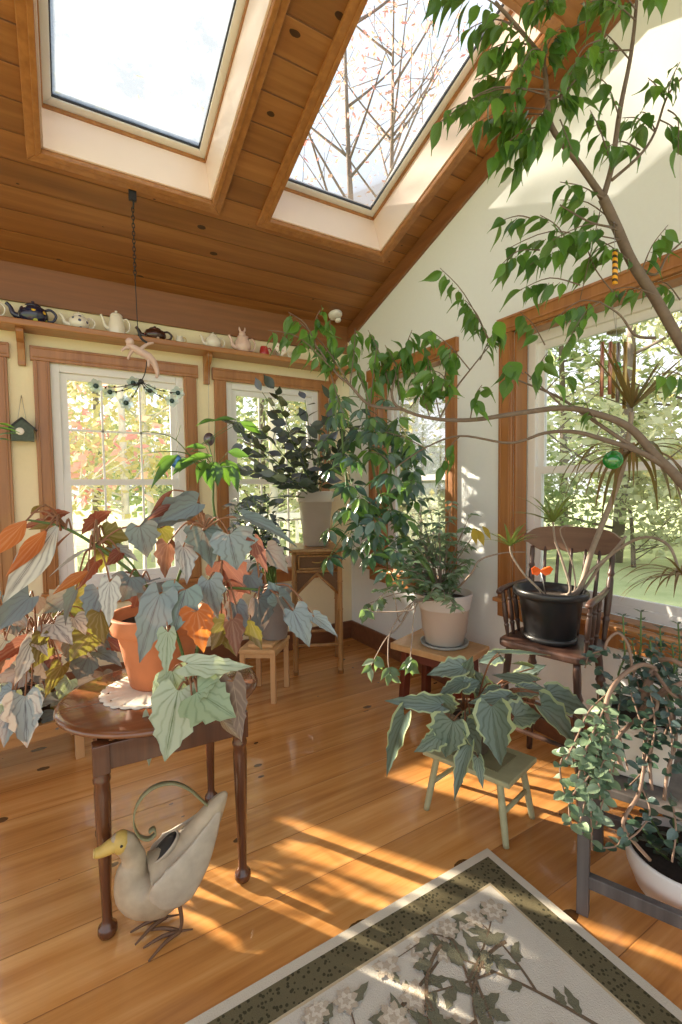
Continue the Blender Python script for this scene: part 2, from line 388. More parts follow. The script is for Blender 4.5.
L_REDB = leafmat('red_backed_begonia_leaf', [(.30, .32, .26)], [(.20, .025, .018), (.28, .05, .02), (.13, .016, .02), (.24, .085, .025)], (.3, .12, .06), .4, .25, 5, .5, tcol=(.55, .10, .02), palm=3.2)
L_OLIVEB = leafmat('olive_begonia_leaf', [(.16, .18, .05), (.24, .24, .06)], [(.17, .17, .035), (.22, .14, .03), (.13, .10, .03)], (.16, .09, .03), .4, .25, 5, .5, tcol=(.42, .38, .04), palm=3.2)
L_BACKLITB = leafmat('backlit_orange_begonia_leaf', [(.5, .2, .05)], [(.62, .15, .035), (.42, .13, .035)], (.6, .3, .08), .4, .4, 5, .5, tcol=(1., .3, .02), palm=3.2)  # backlight through the leaf is put into the orange underside colour
L_STOOLB = leafmat('blue_green_veined_begonia_leaf', [(.12, .19, .17), (.18, .25, .22), (.075, .125, .11), (.22, .29, .22)], [(.22, .09, .09), (.3, .26, .1)], (.04, .07, .06), .33, .2, 6, .8, .5, .13, edge=(.36, .44, .24), tcol=(.6, .75, .1), palm=3.6)
L_SCHEF = leafmat('umbrella_tree_leaf', [(.03, .075, .045), (.05, .14, .06), (.20, .30, .27), (.03, .06, .07), (.16, .32, .05), (.07, .13, .15), (.035, .085, .04)], [(.10, .2, .06)], (.1, .2, .08), .2, .25, 7, .15, .6, tcol=(.3, .6, .05))
L_HOYA = leafmat('dark_thick_oval_leaf', [(.028, .045, .030), (.06, .08, .055), (.15, .17, .24), (.035, .06, .035), (.10, .13, .12)], [(.10, .13, .06)], (.06, .09, .05), .25, .2, 7, .1, .6)
L_FINE = leafmat('small_green_leaf', [(.12, .21, .11), (.22, .32, .20), (.07, .14, .07), (.34, .42, .34)], [(.16, .26, .1)], (.2, .3, .15), .32, .3, 7, .15, tcol=(.4, .65, .1))
L_YELLOW = leafmat('yellowing_leaf', [(.55, .42, .05)], [(.5, .4, .06)], (.4, .3, .05), .45, .4)
L_AVO = leafmat('long_dark_green_leaf', [(.025, .08, .035), (.05, .13, .05), (.16, .34, .04)], [(.08, .18, .05)], (.1, .2, .06), .3, .3, 7, .15, tcol=(.3, .6, .05))
L_DRAC = leafmat('red_edged_sword_leaf', [(.10, .14, .05), (.16, .10, .05), (.22, .15, .04)], [(.15, .12, .05)], (.2, .2, .08), .4, .3, 1, .1, edge=(.25, .05, .03), tcol=(.5, .35, .05))
L_DRACG = leafmat('young_green_sword_leaf', [(.16, .26, .05), (.24, .34, .07)], [(.2, .28, .06)], (.25, .35, .1), .4, .3, 1, .1, edge=(.28, .14, .06))
L_JADE = leafmat('fleshy_grey_green_leaf', [(.16, .25, .13), (.25, .34, .21), (.10, .17, .10), (.32, .40, .30)], [(.2, .3, .14)], (.3, .4, .25), .35, .15, 3, .05)
L_JADED = leafmat('fleshy_dark_green_leaf', [(.025, .055, .03), (.05, .095, .06), (.10, .15, .15)], [(.08, .14, .06)], (.1, .16, .1), .3, .12, 3, .05)
L_PAGODA = leafmat('narrow_dark_succulent_leaf', [(.05, .09, .06), (.09, .14, .09)], [(.08, .13, .07)], (.1, .15, .1), .4, .1, 3, .05)

exec_parts = []
# ================================================================== THE ROOM
WX, WY = 1.97, 3.145
SL, ZC = .345, 2.43
def zc(y): return ZC + SL*(WY-y)
NC = V((0, SL, 1)).normalized(); DS = V((0, -1, SL)).normalized()   # ceiling normal (up), up-slope direction
def cs(x, y, off=0.): return V((x, y, zc(y))) + NC*off

b = MB(); b.box((-3.2, -2.6, -.12), (WX+.14, WY+.14, 0)); tag(b.build('floor', FLOOR), kind='structure')

def wall_panel(name, to3, s0, s1, holes, ztop, thick, mat):
    """wall slab with rectangular holes (s0,s1,z0,z1); to3(s, z, depth)"""
    b = MB(); cuts = sorted({s0, s1, *[h[0] for h in holes], *[h[1] for h in holes]})
    for a, c in zip(cuts, cuts[1:]):
        segs = [(0, None)]; hs = [h for h in holes if h[0] < (a+c)/2 < h[1]]
        zs = [0.]
        for h in sorted(hs, key=lambda h: h[2]): zs += [h[2], h[3]]
        zs.append(None)
        for i in range(0, len(zs), 2):
            lo, hi = zs[i], zs[i+1]; ha, hc = (ztop(a), ztop(c)) if hi is None else (hi, hi)
            q = [(a, lo), (c, lo), (c, hc), (a, ha)]
            b.hexa([to3(s, z, 0) for s, z in q], [to3(s, z, thick) for s, z in q])
    return tag(b.build(name, mat), kind='structure')
SILL, HEAD, CW = .62, 1.925, .08
BW = [(-.105+1.007*k, .785+1.007*k) for k in (1, 0, -1, -2, -3)]      # outer casing spans of the back windows
BW[0] = (.902, 1.77)
wall_panel('wall_back', lambda s, z, d: V((s, WY+d, z)), -3.2, WX+.14, [(a+CW, c-CW, SILL, HEAD) for a, c in BW], lambda s: ZC+.03, .14, WALL)
RWIN = [(2.06, 2.78, SILL, 1.965), (.12, 1.59, SILL, 1.965)]
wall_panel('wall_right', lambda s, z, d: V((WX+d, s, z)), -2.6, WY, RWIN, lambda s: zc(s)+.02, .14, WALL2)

# ceiling slab pieces around the skylights
SKY = [(-.016, .717), (1.03, 1.775)]; SY0, SY1 = 2.445, 1.30
b = MB(); TH = .26
xs = [-3.2, -1.06, -.33, SKY[0][0], SKY[0][1], SKY[1][0], SKY[1][1], WX+.14]
ysl = [WY+.14, SY0, SY1, -1.2]
for i in range(7):
    for j in range(3):
        if j == 1 and i in (1, 3, 5): continue
        q = [(xs[i], ysl[j]), (xs[i+1], ysl[j]), (xs[i+1], ysl[j+1]), (xs[i], ysl[j+1])]
        b.hexa([cs(x, y) for x, y in q], [cs(x, y, TH) for x, y in q])
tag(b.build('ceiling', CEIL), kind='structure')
for k, (xa, xb) in enumerate([(-1.06, -.33)]+SKY):
    r = struct('window_%d' % (k+8), cs((xa+xb)/2, SY0))
    b = MB(); t = .008
    # liner boards on the four shaft faces
    b.hexa([cs(xa, SY0, -.0), cs(xb, SY0, 0), cs(xb, SY0-t, 0), cs(xa, SY0-t, 0)], [cs(xa, SY0, TH), cs(xb, SY0, TH), cs(xb, SY0-t, TH), cs(xa, SY0-t, TH)])
    b.hexa([cs(xa, SY1+t), cs(xb, SY1+t), cs(xb, SY1), cs(xa, SY1)], [cs(xa, SY1+t, TH), cs(xb, SY1+t, TH), cs(xb, SY1, TH), cs(xa, SY1, TH)])
    for x, e in ((xa, t), (xb-t, t)):
        b.hexa([cs(x, SY0-t), cs(x+e, SY0-t), cs(x+e, SY1+t), cs(x, SY1+t)], [cs(x, SY0-t, TH), cs(x+e, SY0-t, TH), cs(x+e, SY1+t, TH), cs(x, SY1+t, TH)])
    b.build('shaft_liner', LINER, r)
    def ring(off0, off1, w, out, mat, name, xa=xa, xb=xb):
        b = MB()
        x0, x1, y0, y1 = (xa-w, xb+w, SY0+w, SY1-w) if out else (xa, xb, SY0, SY1)
        i0, i1, k0, k1 = (xa, xb, SY0, SY1) if out else (xa+w, xb-w, SY0-w, SY1+w)
        for q in ([(x0, y0), (x1, y0), (i1, k0), (i0, k0)], [(x1, y0), (x1, y1), (i1, k1), (i1, k0)], [(x1, y1), (x0, y1), (i0, k1), (i1, k1)], [(x0, y1), (x0, y0), (i0, k0), (i0, k1)]):
            b.hexa([cs(x, y, off0) for x, y in q], [cs(x, y, off1) for x, y in q])
        return b.build(name, mat, r, bevel=.003)
    ring(-.02, 0., .055, True, PINE, 'casing'); ring(-.028, -.02, .022, True, PINE, 'casing_bead')
    ring(TH-.035, TH-.012, .014, False, PINE, 'stop_bead')
    ring(TH-.012, TH+.03, .045, False, VINYL, 'sash_frame'); ring(TH-.004, TH+.012, .051, False, GASKET, 'gasket')
    b = MB(); b.hexa([cs(xa+.04, SY0-.04, TH+.004), cs(xb-.04, SY0-.04, TH+.004), cs(xb-.04, SY1+.04, TH+.004), cs(xa+.04, SY1+.04, TH+.004)],
                     [cs(xa+.04, SY0-.04, TH+.010), cs(xb-.04, SY0-.04, TH+.010), cs(xb-.04, SY1+.04, TH+.010), cs(xa+.04, SY1+.04, TH+.010)])
    b.build('pane', HAZY if k == 1 else SKYGL, r)

# trims
b = MB(); q = [(WX-.022, WY), (WX, WY), (WX, -1.2), (WX-.022, -1.2)]
b.hexa([V((x, y, zc(y)-.105)) for x, y in q], [V((x, y, zc(y)-.001)) for x, y in q]); tag(b.build('trim_1', DKTRIM, bevel=.004), kind='structure')
b = MB(); b.box((-3.2, WY-.02, 2.232), (WX-.022, WY, ZC+.006)); tag(b.build('trim_2', FASCIA, bevel=.003), kind='structure')
for nm, lo, hi in (('baseboard_back', (-3.2, WY-.018, 0), (WX-.018, WY, .14)), ('baseboard_right', (WX-.018, -2.6, 0), (WX, WY, .14))):
    b = MB(); b.box(lo, hi); tag(b.build(nm, BASEB, bevel=.004), kind='structure')

# windows: to3(s, z, d) with d positive into the wall
def window(num, s0, s1, z0, z1, to3, deep, muntin, wood_m, rail=1.25, cw=CW):
    r = struct('window_%d' % num, to3((s0+s1)/2, z0, 0))
    def bx(b, a, c, e, f, d0, d1):
        q = [(a, e), (c, e), (c, f), (a, f)]
        b.hexa([to3(s, z, d0) for s, z in q], [to3(s, z, d1) for s, z in q])
    b = MB()
    bx(b, s0-cw, s0, z0, z1, -.022, 0); bx(b, s1, s1+cw, z0, z1, -.022, 0)
    bx(b, s0-cw-.012, s1+cw+.012, z1, z1+cw, -.026, 0); bx(b, s0-cw, s1+cw, z0-.10, z0-.02, -.022, 0)
    for a in (s0-cw+.012, s0-.02, s1+.008, s1+cw-.02): bx(b, a, a+.008, z0, z1, -.027, -.022)
    for z in (z1+.016, z1+cw-.016): bx(b, s0-cw, s1+cw, z, z+.008, -.031, -.026)
    b.build('casing', wood_m, r, bevel=.003)
    b = MB(); bx(b, s0-cw-.01, s1+cw+.01, z0-.022, z0, -.05, 0); b.build('sill', PINE_X if not deep else PINE_Y, r, bevel=.004)
    if deep:
        b = MB(); bx(b, s0, s0+.012, z0, z1, 0, deep); bx(b, s1-.012, s1, z0, z1, 0, deep); bx(b, s0, s1, z1-.012, z1, 0, deep); bx(b, s0, s1, z0, z0+.012, 0, deep)
        b.build('jamb', PINE, r)
    fw = .045; d0 = deep+.005
    b = MB(); o = .012 if deep else 0.
    a, c, e, f = s0+o, s1-o, z0+o, z1-o
    bx(b, a, a+fw, e, f, d0, d0+.05); bx(b, c-fw, c, e, f, d0, d0+.05); bx(b, a+fw, c-fw, f-fw, f, d0, d0+.05); bx(b, a+fw, c-fw, e, e+fw, d0, d0+.05)
    b.build('window_frame', VINYL, r, bevel=.003)
    for nm, lo, hi, dd in (('upper_sash', rail-.018, f-fw, .018), ('lower_sash', e+fw, rail+.018, .0)):
        b = MB(); w = .036; A, Cc = a+fw, c-fw; y0 = d0+dd+.002; y1 = y0+.022
        bx(b, A, A+w, lo, hi, y0, y1); bx(b, Cc-w, Cc, lo, hi, y0, y1); bx(b, A+w, Cc-w, hi-w, hi, y0, y1); bx(b, A+w, Cc-w, lo, lo+w, y0, y1)
        if muntin:
            for i in (1, 2): x = A+(Cc-A)*i/3; bx(b, x-.006, x+.006, lo+w, hi-w, y0+.006, y0+.016)
            z = (lo+hi)/2; bx(b, A+w, Cc-w, z-.006, z+.006, y0+.006, y0+.016)
        so = b.build(nm, VINYL, r)
        b = MB(); bx(b, A+w, Cc-w, lo+w, hi-w, y0+.009, y0+.013); b.build('pane', GLASS, so)
for i, (a, c) in enumerate(BW): window(i+1, a+CW, c-CW, SILL, HEAD, lambda s, z, d: V((s, WY+d, z)), 0., True, PINE)
for i, (a, c, e, f) in enumerate(RWIN): window(6+i, a, c, e, f, lambda s, z, d: V((WX+d, s, z)), .085, False, PINE, 1.26 if i == 0 else 1.275)

# ================================================================== RUG
def rug():
    n = N('floral_rug_pile'); P = n.n('ShaderNodeNewGeometry').outputs['Position']
    nz = n.noise(P, 260., 3); nz2 = n.noise(P, 9., 4)
    def pm(name, a, c, dots=None):
        n = N(name); P = n.n('ShaderNodeNewGeometry').outputs['Position']; nz = n.noise(P, 320., 2); n2 = n.noise(P, 14., 4)
        col = n.mix(n.math('ADD', n.math('MULTIPLY', nz, .5), n.math('MULTIPLY', n2, .5)), a, c)
        if dots:
            vo = n.n('ShaderNodeTexVoronoi', i_Scale=85.); n.set(vo.inputs['Vector'], P)
            col = n.mix(n.math('LESS_THAN', vo.outputs['Distance'], .34), col, dots)
        return n.done(n.pbr(col, .95, 0, n.bump(nz, .5, .004), .1))
    ms = [pm('rug_ivory_edge', (.50, .46, .38), (.66, .60, .50)), pm('rug_olive_brown_border', (.105, .09, .05), (.17, .145, .085), (.055, .05, .028)),
          pm('rug_thin_line', (.45, .36, .22), (.55, .46, .32)), pm('rug_beige_field', (.50, .47, .41), (.66, .62, .54)),
          pm('rug_grey_green_leaf', (.115, .115, .075), (.21, .20, .14)), pm('rug_rose', (.42, .35, .27), (.54, .46, .36)), pm('rug_cream_rose', (.58, .52, .43), (.68, .62, .52)), pm('rug_brown_stem', (.13, .09, .06), (.2, .15, .1))]
    b = MB(); X1, Y1, X0, Y0 = 1.16, 1.03, -1.3, -1.4; z = .012
    lv = [0, .026, .098, .105, None]
    for i in range(4):
        a = lv[i]; c = lv[i+1]; b.cur = i
        if c is None:
            b.add([(X0+a, Y0+a, z), (X1-a, Y0+a, z), (X1-a, Y1-a, z), (X0+a, Y1-a, z)], [(0, 1, 2, 3)]); break
        o = [(X0+a, Y0+a), (X1-a, Y0+a), (X1-a, Y1-a), (X0+a, Y1-a)]; q = [(X0+c, Y0+c), (X1-c, Y0+c), (X1-c, Y1-c), (X0+c, Y1-c)]
        for k in range(4):
            m = (k+1) % 4; b.add([(*o[k], z), (*o[m], z), (*q[m], z), (*q[k], z)], [(0, 1, 2, 3)])
    FX, FY = X1-.112, Y1-.112
    b.cur = 0
    c = [(X0, Y0), (X1, Y0), (X1, Y1), (X0, Y1)]
    for k in range(4): m = (k+1) % 4; b.add([(*c[k], .001), (*c[m], .001), (*c[m], z), (*c[k], z)], [(0, 1, 2, 3)])
    rr = random.Random(3)
    def petal(cx, cy, ang, L, w, mi, zz):
        b.cur = mi; d = V((math.cos(ang), math.sin(ang), 0)); s = V((-d.y, d.x, 0)); P0 = V((cx, cy, zz))
        pts = [P0] + [P0+d*L*t+s*w*math.sin(PI*t**.8)*(1+.25*math.sin(t*19)) for t in (.15, .3, .45, .6, .75, .9)] + [P0+d*L] + [P0+d*L*t-s*w*math.sin(PI*t**.8)*(1+.25*math.sin(t*17)) for t in (.9, .75, .6, .45, .3, .15)]
        if max(p.x for p in pts) > FX or max(p.y for p in pts) > FY: return
        b.add(pts, [list(range(len(pts)))])
    zc_ = [z+.0006]
    def nz_():
        zc_[0] += .00001; return zc_[0]
    def stem(p, ang, L, bend, w, depth=0):
        b.cur = 7; pts = []; q = V((p[0], p[1], 0)); k = 12
        for i in range(k+1):
            pts.append((q.copy(), ang)); ang += bend/k; q = q+V((math.cos(ang), math.sin(ang), 0))*L/k
        pts = [q for q in pts if q[0].x < FX-.02 and q[0].y < FY-.02]; k = len(pts)-1
        if k < 4: return
        zz = nz_(); vs = []
        for i, (c, a) in enumerate(pts):
            s = V((-math.sin(a), math.cos(a), 0))*w*(1-.6*i/k)/2; vs += [c+s+V((0, 0, zz)), c-s+V((0, 0, zz))]
        b.add(vs, [(2*i, 2*i+1, 2*i+3, 2*i+2) for i in range(k)])
        for i in range(2, k+1):
            c, a = pts[i]
            if rr.random() < .6: petal(c.x, c.y, a+rr.choice((-1, 1))*rr.uniform(.5, 1.1), rr.uniform(.04, .08), rr.uniform(.008, .016), 4, nz_())
            if depth < 1 and i in (5, 8): stem(c[:2], a+rr.choice((-1, 1))*.8, L*.55, rr.uniform(-2, 2), w*.7, depth+1)
        c, a = pts[-1]; R0_ = rr.uniform(.018, .032)
        for ringk, (rad, cnt) in enumerate(((1., 7), (.65, 6), (.35, 5))):
            for j in range(cnt): petal(c.x, c.y, 2*PI*j/cnt+ringk*.4, R0_*rad*1.3, R0_*rad*.42, 5 if ringk % 2 == 0 else 6, nz_())
    for px_, py_, an in ((.60, .80, .15), (.98, .52, 1.9), (.40, .86, -.6), (.72, .62, 1.0), (.92, .28, 1.6), (.35, .60, .9), (.66, .38, .7), (.95, .78, 2.9), (.10, .72, .3), (.45, .25, 1.2), (.0, .35, .2), (.80, .86, 3.3), (.84, .1, 1.8)):
        stem((px_, py_), an, rr.uniform(.28, .40), rr.uniform(-2.4, 2.4), .010)
    for _ in range(26): petal(rr.uniform(-.2, 1.0), rr.uniform(-.2, .88), rr.uniform(0, 6.28), rr.uniform(.03, .06), rr.uniform(.008, .015), rr.choice((4, 4, 4, 6, 5)), nz_())
    o = b.build('floral_rug', ms); ORG[o] = V((0, 0, 0))
    tag(o, 'beige floral area rug with a dark olive border and ivory edge', 'rug')
rug()

# ================================================================== FURNITURE
def oval_table():
    c = V((.262, 1.575, 0)); t = thing('oval_side_table', c, 'small oval red-brown side table with turned legs under the terracotta pot', 'table')
    A = math.radians(0); sx, sy = .305, .275
    zt = .56
    b = MB(); b.lathe(c+V((0, 0, 0)), [(0.001, zt-.024), (.90, zt-.024), (.97, zt-.021), (1., zt-.012), (.985, zt-.004), (.94, zt), (0.001, zt)], 56, sx, sy)
    b.build('tabletop', WALNUT_T, t)
    lp = [(.066, 1.365), (.437, 1.345), (.454, 1.756), (.083, 1.776)]
    b = MB()
    for i in range(4):
        p, q = lp[i], lp[(i+1) % 4]; b.bar((p[0], p[1], zt-.065), (q[0], q[1], zt-.065), .018, .07)
    b.build('apron', WALNUT, t, bevel=.002)
    for x, y in lp:
        b = MB(); b.box((x-.021, y-.021, zt-.105), (x+.021, y+.021, zt-.026))
        b.lathe((x, y, 0), [(.012, 0), (.021, .004), (.025, .014), (.024, .028), (.016, .036), (.0125, .05), (.013, .09), (.016, .2), (.0195, .33), (.021, .40), (.019, .425), (.022, .432), (.022, .440), (.019, .446), (.02, .455)], 20)
        b.build('leg', WALNUT, t, bevel=.002)
    # doily
    d = MB(); dc = V((.222, 1.59, zt)); n = 72
    vs, fs = [], []
    rings = [(.02, 0), (.116, 0), (.122, 0), (.138, 1)]
    for k, (r, sc_) in enumerate(rings):
        for j in range(n):
            a = 2*PI*j/n; rr = r + (.008*abs(math.sin(a*12)) if sc_ else 0); vs.append(dc + V((math.cos(a)*rr, math.sin(a)*rr, .0035+.001*math.sin(a*9+k))))
    for k in range(3):
        for j in range(n):
            if k == 1 and j % 6 == 3: continue
            j2 = (j+1) % n; fs.append((k*n+j, k*n+j2, (k+1)*n+j2, (k+1)*n+j))
    fs.append(list(range(n))[::-1]); d.add(vs, fs)
    o = d.build('lace_doily', CREAM); sd = o.modifiers.new('thick', 'SOLIDIFY'); sd.thickness = .0025; sd.offset = 1
    tag(o, 'cream scalloped lace doily on the oval table under the terracotta pot', 'doily')
oval_table()

def pot_mesh(b, c, r0, r1, h, rim=.03, rimw=.008, wall=.008, seg=36, sq=0):
    pr = [(r0*.9, 0), (r0, .003), (r0+(r1-r0)*(1-rim/h)*.98, h-rim), (r1+rimw*.3, h-rim), (r1+rimw, h-rim+.004), (r1+rimw, h-.004), (r1+rimw*.6, h), (r1-wall*.6, h), (r1-wall, h-.006), (r1-wall-.004, h-.045), (.001, h-.045)]
    b.lathe(c, pr, seg)
def soil(c, r, h, root):
    b = MB(); n = 24; vs = [V(c)+V((0, 0, h+.006))]
    for k in (.5, 1.):
        for j in range(n): a = 2*PI*j/n; vs.append(V(c)+V((math.cos(a)*r*k, math.sin(a)*r*k, h+(R.uniform(0, .008) if k < 1 else -.002))))
    fs = [(0, 1+j, 1+(j+1) % n) for j in range(n)] + [(1+j, 1+n+j, 1+n+(j+1) % n, 1+(j+1) % n) for j in range(n)]
    b.add(vs, fs); return b.build('soil', SOIL, root)

def bench_box(name, corners, zt, th, legh, leg, mt, ml, label, cat, inset=.03, apron=0.):
    c = sum((V(p) for p in corners), V((0, 0)))/4
    t = thing(name, (c.x, c.y, 0), label, cat)
    b = MB(); q = [V((x, y, 0)) for x, y in corners]
    b.hexa([p+V((0, 0, zt-th)) for p in q], [p+V((0, 0, zt)) for p in q]); b.build('top', mt, t, bevel=.004)
    cc = V((c.x, c.y, 0)); ins = [p+(cc-p).normalized()*inset*1.4 for p in q]
    if apron:
        b = MB()
        for i in range(4): b.bar(ins[i]+V((0, 0, zt-th-apron/2)), ins[(i+1) % 4]+V((0, 0, zt-th-apron/2)), .016, apron)
        b.build('apron', mt, t)
    for p in ins:
        b = MB(); b.bar(p+V((0, 0, 0)), p+V((0, 0, zt-th)), leg, leg, ins[1]-ins[0]); b.build('leg', ml, t, bevel=.002)
    return t
bench_box('plant_stand', [(.81, 2.49), (.98, 2.37), (1.165, 2.57), (1.0, 2.70)], .31, .022, .29, .028, LTWOOD, LTWOOD_Z, 'low light tan wooden stand with square legs, behind the oval table', 'stand', .022, .03)
b = MB(); q = [(.87, 2.49), (.985, 2.41), (1.115, 2.55), (1.0, 2.64)]
b.hexa([V((x, y, .3105)) for x, y in q], [V((x, y, .33)) for x, y in q]); tag(b.build('wooden_board', LTWOOD, bevel=.003), 'pale square wooden board lying on the low tan stand', 'board')
bench_box('plank_bench', [(-.75, 2.28), (.10, 2.36), (.08, 2.66), (-.77, 2.58)], .20, .03, .17, .035, BENCHW, LTWOOD_Z, 'long low honey wood bench holding the pot of begonia, beneath the first window', 'bench', .05, .04)

def white_pot_bench():
    q = [(1.50, 2.01), (1.63, 1.60), (1.905, 1.68), (1.82, 2.12)]
    c = V((1.71, 1.85, 0)); t = thing('pot_bench', c, 'square honey wood stool with dark red legs beneath the white ribbed pot', 'stool')
    b = MB(); p = [V((*x, 0)) for x in q]
    b.hexa([x+V((0, 0, .325)) for x in p], [x+V((0, 0, .36)) for x in p]); b.build('top', LTWOOD, t, bevel=.006)
    ins = [x+(c-x).normalized()*.09 for x in p]
    for x in ins:
        b = MB(); d = (c-x).normalized()
        b.bar(x-d*.02, x+V((0, 0, .325)), .042, .042); b.build('leg', REDLEG, t, bevel=.004)
    b = MB()
    for i in range(4): b.bar(ins[i]+V((0, 0, .295)), ins[(i+1) % 4]+V((0, 0, .295)), .018, .05)
    b.build('apron', REDLEG, t)
white_pot_bench()

def bamboo_stand():
    FL, FR = V((1.257, 2.692, 0)), V((1.518, 2.564, 0)); dx = (FR-FL).normalized(); dy = V((-dx.y, dx.x, 0)); W = (FR-FL).length; D = .30; zt = .815
    c = FL+dx*W/2+dy*D/2
    t = thing('bamboo_stand', c, 'tall brown bamboo stand with a small woven drawer beneath the grey pot', 'stand')
    P = lambda u, v, z: FL+dx*u+dy*v+V((0, 0, z))
    for u in (0, W):
        for v in (0, D):
            b = MB(); b.tube([P(u, v, 0), P(u, v, .4), P(u, v, zt-.02)], .0165, 12)
            for z in (.03, .20, .42, .60): b.lathe(P(u, v, z), [(.0165, -.006), (.0195, -.002), (.0195, .002), (.0165, .006)], 12)
            b.build('leg', BAMB, t)
    b = MB(); b.hexa([P(u, v, zt-.022) for u, v in ((-.03, -.03), (W+.03, -.03), (W+.03, D+.03), (-.03, D+.03))], [P(u, v, zt) for u, v in ((-.03, -.03), (W+.03, -.03), (W+.03, D+.03), (-.03, D+.03))])
    b.build('top', BAMB, t, bevel=.006)
    b = MB()
    for z in (.67, .785):
        for p, q in ((P(0, 0, z), P(W, 0, z)), (P(W, 0, z), P(W, D, z)), (P(W, D, z), P(0, D, z)), (P(0, D, z), P(0, 0, z))): b.tube([p, q], .010, 8)
    b.build('rail', BAMB, t)
    b = MB(); b.hexa([P(u, v, .68) for u, v in ((.02, .0), (W-.02, .0), (W-.02, D-.02), (.02, D-.02))], [P(u, v, .775) for u, v in ((.02, .0), (W-.02, .0), (W-.02, D-.02), (.02, D-.02))])
    dr = b.build('drawer', RATTAN, t)
    b = MB()
    for p, q in ((P(.03, -.008, .688), P(W-.03, -.008, .688)), (P(.03, -.008, .768), P(W-.03, -.008, .768)), (P(.03, -.008, .688), P(.03, -.008, .768)), (P(W-.03, -.008, .688), P(W-.03, -.008, .768))): b.tube([p, q], .007, 8)
    b.build('drawer_frame', BAMB, dr)
    b = MB(); b.tube([P(W/2-.03, -.008, .73), P(W/2-.015, -.022, .728), P(W/2+.015, -.022, .728), P(W/2+.03, -.008, .73)], .004, 8); b.build('handle', BRASS, dr)
    for a, vv in ((0, 0), (1, 0), (0, D), (1, D)):
        b = MB(); u0, u1 = (.01, W/2) if a == 0 else (W-.01, W/2)
        b.tube([P(u0, vv, .52), P(u1, vv, .655)], .009, 8)
        b.build('brace', BAMB, t)
        b = MB(); b.hexa([P(u0, vv+.004, .66), P(u0, vv+.004, .53), P(u1, vv+.004, .655)], [P(u0, vv+.008, .66), P(u0, vv+.008, .53), P(u1, vv+.008, .655)]); b.build('woven_panel', RATTAN, t)
    for vv in (0, D):
        for z in (.19,):
            b = MB(); b.tube([P(0, vv, z), P(W, vv, z)], .010, 8); b.build('stretcher', BAMB, t)
    for u in (0, W):
        b = MB(); b.tube([P(u, 0, .16), P(u, D, .16)], .010, 8); b.build('stretcher', BAMB, t)
        b = MB(); b.tube([P(u, .01, .50), P(u, D/2, .655)], .008, 8); b.tube([P(u, D-.01, .50), P(u, D/2, .655)], .008, 8); b.build('brace', BAMB, t)
    return c, zt
BAM_C, BAM_Z = bamboo_stand()

def green_stool():
    q = [V((1.115, 1.30, 0)), V((1.222, .995, 0)), V((1.432, 1.045, 0)), V((1.335, 1.345, 0))]; zt = .225
    c = sum(q, V((0, 0, 0)))/4
    t = thing('painted_stool', c, 'small low stool in worn sage green paint beside the rug corner', 'stool')
    b = MB(); th = .018
    lerp = lambda u, v: (q[0]*(1-u)+q[1]*u)*(1-v)+(q[3]*(1-u)+q[2]*u)*v
    b.hexa([p+V((0, 0, zt-th)) for p in q], [p+V((0, 0, zt)) for p in q]); tp = b.build('seat', SAGE, t, bevel=.004)
    pn = [lerp(.18, .18), lerp(.82, .18), lerp(.82, .82), lerp(.18, .82)]
    b = MB(); b.hexa([p+V((0, 0, zt)) for p in pn], [p+V((0, 0, zt+.0025)) for p in pn]); b.build('worn_panel', SAGE2, tp)
    ft = []
    for i, p in enumerate(q):
        d = (c-p).normalized(); a = p+d*.055+V((0, 0, zt-th)); e = p+d*.015; ft.append((a, e))
        b = MB(); b.tube([e, (a+e)/2, a], [.0105, .0125, .0115], 14); b.build('leg', SAGE, t)
    for i, j in ((0, 3), (1, 2)):
        m1 = ft[i][0]*.5+ft[i][1]*.5; m2 = ft[j][0]*.5+ft[j][1]*.5
        b = MB(); b.tube([m1, m2], .008, 10); b.build('stretcher', SAGE, t)
    return c, zt
ST_C, ST_Z = green_stool()

